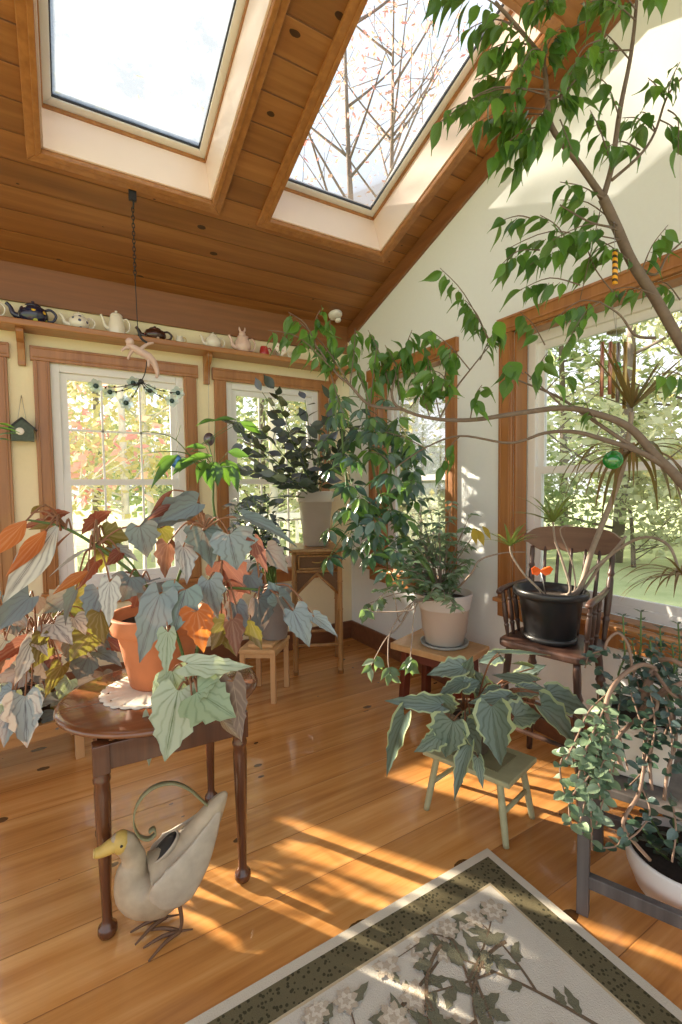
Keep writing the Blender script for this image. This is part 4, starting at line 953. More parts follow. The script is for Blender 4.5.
MATS = {'silver': (L_SILVER, 'silvery blue leaves'), 'white': (L_SUNLITB, 'leaves coloured pale as if sunlit'), 'green': (L_GREENB, 'pale green veined leaves'), 'red': (L_REDB, 'dark red leaf undersides'), 'purple': (leafmat('purple_backed_leaf', [(.2, .25, .18)], [(.13, .085, .095), (.3, .2, .08)], (.3, .2, .15), .4, .2, 5, .4), 'dark purple leaf underside'), 'olive': (L_OLIVEB, 'olive and yellow leaf undersides'), 'orange': (L_BACKLITB, 'leaf undersides coloured orange as if backlit')}
def main_stems(b):
    b.tube([PC+V((-.03, 0, .2)), dp(148, 592, 1.5), dp(139, 578, 1.48), dp(95, 545, 1.42), dp(62, 527, 1.38), dp(28, 520, 1.34)], [.006, .006, .0055, .005, .004, .003], 8)
    for a, c in (((222, 585), 1.5), ((205, 530), 1.5), ((262, 590), 1.47), ((192, 690), 1.29), ((168, 632), 1.33)):
        p = dp(*a, c); b.tube([PC+V((.02, 0, .2)), (PC+V((.02, 0, .3))+p)/2, p], [.006, .005, .004], 8)
    b.tube([dp(139, 578, 1.48), dp(133, 566, 1.48), dp(124, 556, 1.46)], [.004, .0035, .003], 8)
t = begonia('potted_begonia', 'large silver-leaved begonia with red leaf backs in a terracotta pot on the oval table', PC, MATS, G, cr0, STEMR, .05, tpot, main_stems)

# --- second begonia on the plank bench
P2 = V((-.16, 2.44, .2005))
def pot2(t):
    b = MB(); pot_mesh(b, P2, .085, .12, .17); b.build('pot', plain('dark_brown_pot', (.035, .022, .018), .5), t); soil(P2, .108, .13, t)
rows = {'silver': [(30, 597, -8, 633, 26, 1.55, 'up'), (88, 657, 76, 681, 26, 1.85, 'up'), (97, 652, 122, 664, 16, 1.9, 'up'), (25, 696, 27, 748, 29, 1.75, 'up'), (31, 705, 58, 699, 19, 1.78, 'up'), (68, 596, 41, 614, 21, 1.6, 'up'), (12, 690, -6, 706, 18, 1.75, 'up'), (5, 640, -14, 668, 22, 1.7, 'up'), (60, 690, 74, 708, 20, 1.95, 'up'), (10, 715, 3, 748, 18, 1.75, 'up'), (45, 660, 58, 684, 24, 1.9, 'up'), (20, 672, 2, 695, 24, 1.8, 'up'), (105, 632, 118, 650, 18, 1.9, 'up'), (3, 610, 28, 626, 20, 1.8, 'up')],
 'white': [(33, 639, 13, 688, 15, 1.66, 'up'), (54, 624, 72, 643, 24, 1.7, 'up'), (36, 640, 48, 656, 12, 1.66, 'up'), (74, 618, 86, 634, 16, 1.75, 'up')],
 'green': [(14, 690, -4, 716, 22, 1.78, 'up'), (4, 700, 12, 728, 20, 1.8, 'up'), (70, 680, 58, 700, 18, 1.95, 'up'), (45, 690, 30, 704, 18, 1.9, 'up')],
 'olive': [(90, 634, 70, 661, 26, 1.78, 'dn'), (42, 635, 36, 664, 13, 1.64, 'dn'), (62, 666, 45, 697, 15, 1.72, 'dn'), (50, 648, 32, 668, 14, 1.8, 'dn'), (88, 588, 72, 606, 18, 1.72, 'dn')],
 'red': [(25, 641, -10, 664, 15, 1.66, 'dn'), (10, 655, -8, 680, 14, 1.7, 'dn'), (55, 655, 44, 672, 14, 1.9, 'dn'), (108, 640, 122, 652, 12, 1.9, 'dn')]}
rr_ = random.Random(11)
for i in range(26):
    x, y = rr_.uniform(-10, 105), rr_.uniform(590, 715)
    if x > 60 and y > 690: continue
    rows[rr_.choice(('silver', 'silver', 'green', 'olive', 'red'))].append((x, y, x+rr_.uniform(-22, 22), y+rr_.uniform(10, 30), rr_.uniform(16, 24), rr_.uniform(1.9, 2.15), 'up'))
begonia('potted_begonia', 'spreading silver begonia in a dark pot on the long low bench beneath the window', P2, MATS, rows, [P2+V((0, 0, .16)), P2+V((.04, -.04, .2)), P2+V((-.06, 0, .2)), dp(38, 638, 1.8)], STEMR, .1, pot2)
# --- begonia on the green stool
P3 = V((ST_C.x-.0, ST_C.y+.04, ST_Z+.003))
def pot3(t):
    b = MB(); pot_mesh(b, P3, .060, .088, .145); b.build('pot', plain('grey_brown_pot', (.15, .12, .085), .6, noise=.25), t); soil(P3, .078, .11, t)
rows = {'stool': [(405, 715, 384, 777, 23, 1.52, 'up'), (441, 705, 385, 701, 17, 1.55, 'up'), (440, 696, 452, 716, 26, 1.55, 'up'), (463, 668, 427, 674, 18, 1.7, 'up'), (464, 679, 472, 657, 18, 1.72, 'up'), (463, 682, 435, 698, 15, 1.62, 'up'), (463, 688, 481, 681, 15, 1.62, 'up'), (439, 735, 415, 752, 17, 1.52, 'up'), (453, 721, 445, 759, 34, 1.50, 'up'), (465, 729, 484, 759, 27, 1.50, 'up'),
   (469, 745, 453, 801, 16, 1.48, 'up'), (478, 758, 483, 789, 10, 1.5, 'up'), (492, 706, 500, 766, 35, 1.47, 'up'), (507, 697, 468, 702, 15, 1.55, 'up'), (535, 682, 492, 674, 16, 1.68, 'up'), (548, 694, 591, 711, 27, 1.56, 'up'), (514, 717, 542, 715, 25, 1.5, 'up'), (540, 706, 583, 750, 27, 1.48, 'up'), (500, 652, 551, 654, 9, 1.72, 'edge'), (534, 668, 512, 662, 12, 1.74, 'up'), (520, 690, 552, 690, 14, 1.66, 'up'), (500, 690, 480, 694, 16, 1.66, 'up'), (485, 690, 470, 668, 20, 1.75, 'up'), (520, 680, 545, 664, 18, 1.78, 'up'), (478, 715, 460, 728, 20, 1.6, 'up'), (505, 700, 530, 706, 18, 1.6, 'up'), (500, 655, 478, 662, 14, 1.8, 'up'), (470, 715, 486, 735, 24, 1.6, 'up')],
 'purple': [(553, 699, 590, 723, 11, 1.58, 'dn'), (520, 690, 540, 700, 12, 1.7, 'dn')]}
begonia('potted_begonia', 'blue-green veined begonia spreading over the small sage green stool', P3, {'stool': (L_STOOLB, None), 'purple': MATS['purple']}, rows, [P3+V((0, 0, .13)), P3+V((.03, 0, .15)), P3+V((-.03, 0, .15))], STEMR, .05, pot3)

# --- the weeping fig: trunk at the right, arching branches
def fig():
    base = V((1.60, .36, 0)); t = thing('weeping_fig', base, 'tall weeping fig tree whose bare brown branches arch across the room from the window side', 'indoor tree')
    b = MB(); b.lathe(base, [(.13, 0), (.14, .005), (.17, .28), (.185, .285), (.19, .33), (.175, .33), (.165, .30), (.001, .30)], 36); b.build('pot', TERRA, t)
    D = {}
    BR = [
     [(790, 640, 1.26), (760, 480, 1.24), (712, 390, 1.24), (682, 345, 1.23), (655, 298, 1.22), (632, 262, 1.20), (617, 228, 1.18), (603, 198, 1.17)],
     [(603, 198, 1.17), (580, 165, 1.14), (552, 128, 1.10), (547, 95, 1.07), (542, 60, 1.04), (520, 30, 1.0), (495, 2, .97)],
     [(603, 198, 1.17), (612, 165, 1.16), (620, 110, 1.15), (630, 60, 1.14), (635, 20, 1.13), (638, -20, 1.12)],
     [(612, 180, 1.16), (640, 155, 1.18), (655, 132, 1.18), (668, 95, 1.18), (690, 70, 1.18)],
     [(790, 640, 1.26), (735, 560, 1.24), (700, 505, 1.22), (675, 475, 1.22), (655, 455, 1.22), (630, 428, 1.22), (600, 415, 1.23), (565, 408, 1.25), (520, 413, 1.27), (470, 420, 1.28), (430, 418, 1.28), (400, 408, 1.28), (392, 395, 1.28), (396, 372, 1.28)],
     [(668, 468, 1.22), (640, 452, 1.22), (605, 440, 1.24), (575, 432, 1.26), (545, 433, 1.30), (510, 443, 1.34), (460, 436, 1.38), (425, 448, 1.4), (395, 468, 1.42)],
     [(402, 409, 1.28), (370, 405, 1.27), (350, 385, 1.26), (335, 372, 1.25), (315, 345, 1.24), (300, 335, 1.24)],
     [(640, 452, 1.22), (600, 425, 1.25), (560, 398, 1.3), (530, 385, 1.33), (512, 378, 1.35)],
     [(440, 418, 1.28), (455, 390, 1.29), (470, 370, 1.3), (490, 345, 1.3)],
     [(655, 338, 1.23), (635, 335, 1.2), (620, 315, 1.2), (600, 302, 1.2)],
     [(563, 407, 1.25), (545, 390, 1.24), (525, 372, 1.22)],
     [(617, 228, 1.18), (590, 222, 1.16), (560, 205, 1.14)],
     [(632, 262, 1.2), (655, 275, 1.22), (668, 255, 1.22), (690, 235, 1.22)],
     [(547, 100, 1.07), (565, 92, 1.07), (590, 60, 1.06)],
     [(603, 198, 1.17), (580, 300, 1.2)],
     [(620, 300, 1.22), (596, 270, 1.2), (583, 235, 1.2)],
    ]
    RAD = [(.0155, .0115), (.0085, .0035), (.0075, .0035), (.004, .0022), (.0165, .003), (.0085, .0018), (.005, .002), (.006, .002), (.003, .0016), (.0042, .002), (.003, .0016), (.003, .0018), (.004, .002), (.003, .0016), (.0012, .001), (.002, .0014)]
    hub = dp(790, 640, 1.26)
    b = MB(); b.tube([base+V((0, 0, .28)), base+V((.01, .02, .6)), hub+V((0, 0, -.03)), hub], [.040, .036, .032, .026], 14); b.build('trunk', BARK, t)
    for pl_, (r0, r1) in zip(BR, RAD):
        b = MB(); n = len(pl_); b.tube([dp(*p) for p in pl_], [r1+(r0-r1)*(1-i/(n-1))**1.35 for i in range(n)], 10, k=6); b.build('branch', BARK, t)
    tw = [(520, 30, 432, -5, 1.0, 11), (515, 25, 470, 28, 1.0, 9), (530, 45, 488, 50, 1.02, 10), (540, 60, 500, 20, 1.02, 9), (545, 80, 475, 80, 1.04, 12), (546, 90, 450, 110, 1.04, 13), (547, 95, 440, 122, 1.05, 14), (548, 110, 478, 122, 1.06, 14), (548, 115, 500, 132, 1.06, 14), (550, 125, 492, 158, 1.08, 13), (552, 128, 512, 172, 1.08, 11), (545, 70, 560, 28, 1.04, 11), (560, 100, 590, 58, 1.06, 10), (630, 60, 598, 30, 1.12, 11), (635, 20, 580, 4, 1.1, 11), (636, 10, 600, -8, 1.1, 10), (632, 50, 582, 58, 1.12, 9), (548, 90, 578, 100, 1.06, 10), (640, 0, 662, -5, 1.12, 4), (550, 20, 545, -10, 1.0, 9), (540, 50, 520, 70, 1.0, 10), (548, 100, 532, 140, 1.06, 10), (560, 5, 530, 0, 1.02, 10), (590, 20, 560, 40, 1.06, 10), (600, 40, 570, 75, 1.08, 8),
      (612, 165, 590, 110, 1.16, 8), (620, 120, 600, 78, 1.15, 6), (655, 132, 622, 118, 1.16, 6), (655, 130, 640, 112, 1.18, 6), (665, 100, 648, 78, 1.18, 6), (640, 155, 625, 148, 1.18, 5), (668, 95, 680, 62, 1.18, 6), (660, 120, 684, 140, 1.18, 7), (640, 150, 606, 148, 1.18, 6), (668, 110, 678, 155, 1.18, 4),
      (603, 198, 560, 182, 1.16, 7), (617, 225, 560, 200, 1.16, 8), (617, 230, 552, 240, 1.16, 12), (622, 240, 530, 265, 1.18, 14), (600, 240, 505, 250, 1.16, 9), (540, 250, 498, 268, 1.18, 8), (620, 240, 575, 272, 1.16, 9), (640, 270, 600, 240, 1.2, 8), (640, 275, 668, 225, 1.2, 6), (655, 295, 610, 290, 1.18, 8), (600, 302, 556, 318, 1.2, 9), (600, 302, 566, 345, 1.2, 8), (580, 285, 520, 290, 1.18, 10), (575, 255, 540, 215, 1.18, 8), (535, 220, 498, 222, 1.16, 6),
      (492, 345, 440, 268, 1.3, 11), (490, 345, 465, 300, 1.3, 10), (480, 360, 500, 325, 1.3, 10), (470, 370, 430, 330, 1.29, 11), (440, 418, 425, 345, 1.28, 11), (430, 418, 400, 345, 1.28, 12), (400, 400, 385, 345, 1.28, 12), (392, 395, 368, 330, 1.28, 12), (455, 395, 430, 370, 1.28, 8), (470, 420, 482, 385, 1.28, 7), (523, 374, 502, 366, 1.1, 3), (530, 380, 548, 352, 1.22, 5), (396, 380, 412, 330, 1.28, 10), (440, 400, 452, 345, 1.28, 9), (410, 408, 440, 375, 1.27, 9),
      (350, 385, 300, 322, 1.25, 11), (335, 372, 268, 330, 1.24, 9), (335, 372, 330, 318, 1.25, 9), (350, 385, 355, 328, 1.26, 10), (370, 405, 345, 345, 1.26, 9), (370, 405, 377, 345, 1.27, 9), (318, 350, 288, 312, 1.23, 8), (315, 345, 320, 310, 1.24, 7),
      (545, 345, 520, 312, 1.25, 5), (460, 436, 440, 470, 1.36, 5), (425, 448, 385, 432, 1.38, 8), (395, 468, 370, 452, 1.42, 7), (690, 380, 655, 376, 1.2, 5), (545, 392, 580, 372, 1.24, 4), (600, 425, 585, 400, 1.24, 3), (680, 300, 650, 282, 1.22, 5), (330, 370, 345, 420, 1.26, 6), (560, 120, 572, 150, 1.08, 6), (670, 590, 690, 560, 1.2, 0)]
    st = MB(); near = MB()
    for x0, y0, x1, y1, d, n in tw:
        if not n: continue
        dd = R.uniform(-.10, .10); A, E_ = dp(x0, y0, d), dp(x1, y1, d+dd)
        dr = (E_-A); L = dr.length; mid = (A+E_)/2+V((0, 0, .12*L))+jit(.008)
        st.tube([A, mid, E_], [.0019, .0014, .0008], 5, cap=False, k=4)
        up = V((0, 0, 1)); side = dr.normalized().cross(up)
        for i in range(n):
            f = .25+.75*(i+R.random()*.6)/n; f = min(f, 1.)
            q = (A*(1-f)**2+mid*2*f*(1-f)+E_*f*f)
            s = 1 if i % 2 else -1
            di = (V((0, 0, -1))*R.uniform(.55, 1.2) + dr.normalized()*R.uniform(.1, .7) + side*s*R.uniform(.1, .75) + jit(.25)).normalized()
            pet = q+di*.004; ln = R.uniform(.044, .072)
            st.tube([q, pet], [.0009, .0007], 4, cap=False)
            nn = (side*s*.5+V((0, 0, .5))-RT*.0+jit(.7)-FW*R.uniform(-.2, .7))
            near.leaf(pet, pet+di*ln, nn, ln*R.uniform(.36, .46), 'ficus', R.uniform(.08, .25), R.uniform(.08, .22))
    # a pair of big drooping leaves on the long branch
    for q in ((509, 362, 519, 385, 20), (507, 378, 503, 404, 15), (496, 322, 506, 343, 13), (535, 255, 526, 285, 12)):
        place_leaf(near, *q, 1.12, 'up', 'ficus', .06, .1)
    st.build('twigs', BARK, t); near.build('foliage', L_FICUS, t)
fig()

# --- umbrella tree in the corner
def umbrella_tree(t, base):
    S = MB(); F = MB(); top = dp(375, 470, 2.7)
    stems = [[base+V((-.02, 0, -.01)), dp(428, 570, 2.3), dp(405, 540, 2.45), dp(390, 500, 2.55), dp(392, 460, 2.58), dp(396, 425, 2.55)], [base+V((-.03, .01, -.01)), dp(420, 580, 2.3), dp(385, 555, 2.4), dp(358, 520, 2.45), dp(345, 470, 2.5), dp(342, 430, 2.52)], [base+V((0, .02, -.01)), dp(425, 560, 2.35), dp(385, 510, 2.5), dp(370, 450, 2.55), dp(366, 400, 2.58)]]
    for s in stems: S.tube(s, [.010, .009, .008, .007, .006, .005][:len(s)], 8)
    cl = [(325, 440, 2.5), (340, 420, 2.55), (360, 410, 2.6), (385, 425, 2.6), (405, 435, 2.6), (420, 455, 2.55), (345, 455, 2.45), (370, 450, 2.5), (395, 460, 2.5), (330, 470, 2.5), (352, 485, 2.4), (378, 480, 2.4), (402, 490, 2.4), (340, 510, 2.35), (365, 505, 2.35), (390, 510, 2.35), (330, 530, 2.35), (350, 535, 2.3), (378, 535, 2.3), (405, 520, 2.4), (372, 556, 2.3), (395, 550, 2.35), (388, 572, 2.35), (415, 500, 2.45), (400, 515, 2.3), (355, 460, 2.35), (380, 455, 2.35), (362, 525, 2.25), (408, 455, 2.45), (335, 415, 2.5), (375, 420, 2.45), (352, 440, 2.6), (390, 475, 2.25), (412, 470, 2.55), (360, 430, 2.5), (382, 495, 2.3), (375, 520, 2.25), (350, 510, 2.3), (400, 445, 2.5), (385, 400, 2.6), (340, 400, 2.6), (410, 540, 2.4)]
    cl += [(R.uniform(328, 418), R.uniform(415, 560), R.uniform(2.25, 2.55)) for _ in range(22)]
    for x, y, d in cl:
        c = clear(dp(x, y, d), 1.80); ax = (V((0, 0, 1))*.8-FW*.5+jit(.35)).normalized(); u = ax.orthogonal().normalized(); v = ax.cross(u)
        st = min((p for s in stems for p in s[1:]), key=lambda p: (p-c).length)
        S.tube([st, (st+c)/2+V((0, 0, .02)), c], [.003, .0025, .002], 6, cap=False, k=4)
        n = R.randint(6, 8); ln = R.uniform(.068, .105); dr = R.uniform(.3, .9); a0 = R.random()*6
        for i in range(n):
            a = a0+2*PI*i/n; o = u*math.cos(a)+v*math.sin(a); di = (o - ax*dr*.5 - V((0, 0, .35))).normalized(); p = c+o*.012
            F.leaf(p, p+di*ln*R.uniform(.85, 1.1), ax+o*.3, ln*.42, 'oval', .1, .12)
    S.build('trunk_stems', STEMG, t); o = F.build('leaflet_fans', L_SCHEF, t); o['label'] = 'large glossy drooping leaflet fans'

# --- thick-leaved plant on the bamboo stand
def stand_plant():
    c = V((BAM_C.x, BAM_C.y, BAM_Z+.002)); t = thing('potted_hoya', c, 'dark oval-leaved plant in a tall pale grey pot on the bamboo stand', 'potted plant')
    b = MB(); h = .36; pot_mesh(b, c, .082, .118, h, .07, .006, .008, 40); b.build('pot', GREYPOT, t); soil(c, .106, h-.04, t)
    S = MB(); F = MB(); o = c+V((0, 0, h-.04)); d0 = 2.9
    sp = [(275, 390, 2.75, 10), (262, 392, 2.8, 4), (245, 445, 2.75, 9), (255, 500, 2.65, 8), (235, 425, 2.8, 8), (300, 445, 2.7, 8), (270, 470, 2.6, 9), (305, 400, 2.95, 8), (330, 400, 3.0, 8), (340, 450, 2.9, 8), (262, 430, 2.7, 9), (245, 470, 2.7, 8), (290, 480, 2.6, 7), (318, 440, 2.7, 7), (285, 430, 2.8, 7), (335, 470, 2.8, 5), (350, 430, 2.9, 7), (330, 425, 3.0, 6)]
    for x, y, d, n in sp:
        e = dp(x, y, d); m = (o+e)/2+V((0, 0, .03))+jit(.02)
        S.tube([o+jit(.03)*1., m, e], [.004, .0032, .0018], 6, cap=False)
        n = int(n*.75)
        for i in range(n*2):
            f = .3+.7*i/(n*2-1); q = o*(1-f)**2+m*2*f*(1-f)+e*f*f; dr = (e-o).normalized()
            s = 1 if i % 2 else -1; sd = dr.cross(V((0, 0, 1))).normalized()*s
            di = (dr*R.uniform(.2, .9)+sd*R.uniform(.3, 1)+V((0, 0, R.uniform(-.4, .4)))+jit(.3)).normalized(); ln = R.uniform(.08, .118)
            p = q+di*.01; F.leaf(p, p+di*ln, V((0, 0, .6))-FW*.8+jit(.6), ln*R.uniform(.48, .62), 'oval', R.uniform(.02, .12), R.uniform(.0, .12))
    S.build('stems', STEMG, t); F.build('foliage', L_HOYA, t)
stand_plant()

# --- low plant in a grey bowl on the small tan stand
def low_plant():
    c = V((1.045, 2.525, .332)); t = thing('potted_houseplant', c, 'dark small-leaved houseplant in a grey pot on the low tan stand', 'potted plant')
    b = MB(); pot_mesh(b, c, .075, .10, .30, .035); b.build('pot', plain('mid_grey_pot', (.30, .30, .32), .5), t); soil(c, .09, .26, t)
    S = MB(); F = MB(); o = c+V((0, 0, .27))
    for i in range(34):
        a = R.uniform(0, 6.28); e = dp(R.uniform(228, 292), R.uniform(492, 545), R.uniform(2.3, 2.6)); m = (o+e)/2+V((0, 0, .04))
        S.tube([o+jit(.02), m, e], [.003, .0025, .0015], 6, cap=False, k=4)
        for j in range(6):
            f = .5+.5*j/5; q = o*(1-f)**2+m*2*f*(1-f)+e*f*f; di = (V((math.cos(a+j*2.4), math.sin(a+j*2.4), R.uniform(-.5, .3)))).normalized(); ln = R.uniform(.055, .085)
            F.leaf(q, q+di*ln, V((0, 0, 1))-FW*.4+jit(.4), ln*.42, 'oval', .1, .2)
    S.build('stems', STEMG, t); F.build('foliage', L_HOYA, t)
low_plant()

# --- long-leaved plant before the back windows
def avocado():
    base = V((.60, 2.66, 0)); t = thing('leafy_treelet', base, 'slender plant with long dark green leaves at its top, between the back windows', 'potted plant')
    b = MB(); pot_mesh(b, base, .09, .12, .20); b.build('pot', TERRA, t); soil(base, .108, .16, t)
    dq = lambda x, y, Y=2.66: EYE+ray(x, y)*(Y/ray(x, y).y)
    tp = dq(214, 468); S = MB(); F = MB()
    S.tube([base+V((0, 0, .16)), V((.70, 2.66, .6)), dq(215, 530), dq(213, 500), tp], [.010, .009, .008, .007, .006], 8)
    for x, y, Y in ((152, 452, 2.5), (190, 452, 2.6), (240, 470, 2.6), (205, 440, 2.7)):
        S.tube([tp, (tp+dq(x, y, Y))/2+V((0, 0, .04)), dq(x, y, Y)], [.004, .003, .002], 6, cap=False)
    for q in ((178, 455, 149, 486, 12), (176, 456, 155, 466, 11), (200, 458, 178, 470, 13), (206, 460, 196, 482, 13), (214, 462, 205, 482, 14), (216, 462, 218, 486, 13), (222, 462, 230, 486, 14), (226, 460, 242, 480, 12), (212, 456, 182, 460, 11), (228, 452, 250, 456, 12), (215, 420, 196, 424, 8), (236, 420, 212, 419, 9), (240, 422, 262, 433, 12), (205, 466, 212, 490, 12), (190, 458, 172, 474, 11), (232, 466, 238, 492, 11), (206, 448, 186, 446, 9)):
        d = ray(q[0], q[1]); Y = 2.62+R.uniform(-.12, .1); B = EYE+ray(q[0], q[1])*(Y/ray(q[0], q[1]).y); T = EYE+ray(q[2], q[3])*((Y-.03)/ray(q[2], q[3]).y)
        F.leaf(B, T, V((0, 0, .6))-FW+jit(.3), q[4]*2.4/FPX, 'lance', .12, .12)
        S.tube([tp if (tp-B).length < .3 else dq(190, 452), B], [.002, .0015], 5, cap=False)
    # bare twig to the side
    S.tube([dq(200, 470, 2.6), dq(176, 440, 2.5), dq(150, 432, 2.5), dq(140, 433, 2.5)], [.003, .0025, .002, .0012], 6); S.tube([dq(176, 440, 2.5), dq(181, 425, 2.5)], [.0025, .001], 6)
    S.build('stems', STEMG, t); F.build('foliage', L_AVO, t)
avocado()

# --- hanging fern-like tip at the left edge
def left_hanger():
    o = V((-.62, 2.75, 1.60)); t = thing('hanging_plant', o, 'green hanging plant whose leaf tips reach past the birdhouse', 'hanging plant')
    b = MB(); pot_mesh(b, o+V((0, 0, -.12)), .06, .095, .12); b.build('pot', TERRA, t)
    zt = zc(o.y); b = MB()
    for a in (0, 2.1, 4.2): b.tube([o+V((.09*math.cos(a), .09*math.sin(a), 0)), V((o.x, o.y, zt-.004))], .0015, 6)
    b.build('hanger_cord', STEEL, t)
    F = MB(); S = MB()
    for i in range(26):
        a = R.uniform(0, 6.28); e = o+V((math.cos(a)*R.uniform(.15, .3), math.sin(a)*.2, R.uniform(-.25, .1)))
        S.tube([o, (o+e)/2+V((0, 0, .06)), e], .0015, 5, cap=False)
        for j in range(4): q = o.lerp(e, .5+.17*j)+V((0, 0, .03)); F.leaf(q, q+V((math.cos(a+j*2), math.sin(a+j*2)*.6, -.3)).normalized()*.08, V((0, -.4, 1)), .026, 'lance', .1, .15)
    for q in ((-6, 428, 20, 431), (-4, 436, 17, 432), (-4, 424, 14, 426), (-6, 440, 10, 439)):
        B = EYE+ray(q[0], q[1])*(2.8/ray(q[0], q[1]).y); T = EYE+ray(q[2], q[3])*(2.75/ray(q[2], q[3]).y); F.leaf(B, T, V((0, -.5, 1)), .03, 'lance', .1, .1); S.tube([o, (o+B)/2+V((0, 0, .05)), B], .0015, 5, cap=False)
    S.build('stems', STEMG, t); F.build('foliage', L_AVO, t)
left_hanger()

# --- white ribbed pot with a bushy small-leaved plant
def white_pot():
    c = V((1.735, 1.84, .361)); t = thing('potted_schefflera', c, 'big umbrella tree with drooping leaf fans in a white ribbed pot on the bench', 'potted plant')
    b = MB(); h = .27; b.lathe(c, [(.118, 0), (.124, .004), (.128, .016), (.120, .016), (.116, .008), (.001, .008)], 36); b.build('saucer', plain('clear_grey_saucer', (.42, .44, .43), .3), t)
    b = MB(); p = c+V((0, 0, .009)); b.lathe(p, [(.095, 0), (.100, .004), (.112, .06), (.116, .062), (.128, h-.085), (.133, h-.083), (.135, h-.078), (.1345, h-.072), (.147, h-.006), (.145, h), (.138, h), (.134, h-.04), (.001, h-.04)], 44); b.build('pot', WHITEPOT, t); soil(p, .134, h-.035, t)
    S = MB(); F = MB(); o = p+V((-.02, 0, h-.04))
    def spray(e, n, ln, arch=.05, start=.45):
        e = clear(e, 1.86); m = (o+e)/2+V((0, 0, arch)); S.tube([o+jit(.03)*.8, m, e], [.0034, .0026, .0014], 6, cap=False, k=4)
        for i in range(n):
            f = start+(1-start)*i/max(1, n-1); q = o*(1-f)**2+m*2*f*(1-f)+e*f*f
            u = V((R.uniform(-1, 1), R.uniform(-1, 1), 0)).normalized()
            for k in range(R.randint(3, 5)):
                a = k*1.3; di = (Matrix.Rotation(a, 3, 'Z') @ u+V((0, 0, R.uniform(-.6, .1)))).normalized(); F.leaf(q, q+di*ln*R.uniform(.7, 1.1), V((0, 0, 1))-FW*.5+jit(.4), ln*.36, 'oval', .1, .15)
    for i in range(46):
        x = R.uniform(388, 470); y = R.uniform(505, 590); d = R.uniform(2.2, 2.65)
        spray(dp(x, y, d), 4, .052)
    for x, y, d, n in ((400, 580, 2.1, 5), (378, 590, 2.15, 5), (365, 605, 2.2, 4), (445, 600, 2.05, 5), (455, 608, 2.05, 5), (430, 595, 2.1, 5), (468, 560, 2.3, 3), (478, 530, 2.3, 3), (470, 515, 2.3, 4), (452, 502, 2.4, 4), (428, 498, 2.4, 5), (405, 505, 2.45, 5)): spray(dp(x, y, d), n, .055)
    # stems that arch out and trail below the stool top
    for pts in ([(415, 600, 2.15), (400, 622, 2.1), (392, 590, 2.1), (372, 605, 2.1)], [(418, 600, 2.15), (400, 625, 2.08), (385, 640, 2.05), (370, 668, 2.0)], [(416, 602, 2.15), (412, 610, 2.0), (380, 612, 2.05), (362, 610, 2.05)], [(418, 602, 2.12), (412, 640, 2.0), (410, 668, 1.98)], [(416, 600, 2.15), (392, 628, 2.05), (388, 655, 2.0), (390, 675, 1.98)]):
        S.tube([o]+[dp(*q) for q in pts], [.004, .0035, .003, .0025, .0015][:len(pts)+1], 6); e = dp(*pts[-1])
        for k in range(9):
            q = e.lerp(dp(*pts[-2]), R.uniform(0, .45)); di = V((R.uniform(-1, 1), R.uniform(-.6, .6), R.uniform(-1.1, -.2))).normalized(); F.leaf(q, q+di*R.uniform(.05, .07), V((0, 0, .6))-FW*.8+jit(.4), .027, 'oval', .1, .15)
    S.tube([o+V((.04, 0, 0)), dp(470, 575, 2.15), dp(480, 560, 2.12), dp(503, 553, 2.08), dp(525, 552, 2.05)], [.005, .0045, .004, .003, .002], 8)
    S.build('stems', CANE, t); F.build('foliage', L_FINE, t); umbrella_tree(t, o)
    Y_ = MB()
    for q in ((478, 530, 484, 546, 7), (474, 528, 476, 545, 7), (482, 526, 492, 540, 6)): place_leaf(Y_, *q, 2.25, 'up', 'oval', .1, .1)
    yo = Y_.build('yellowing_leaves', L_YELLOW, t); yo['label'] = 'yellowing leaves'
white_pot()

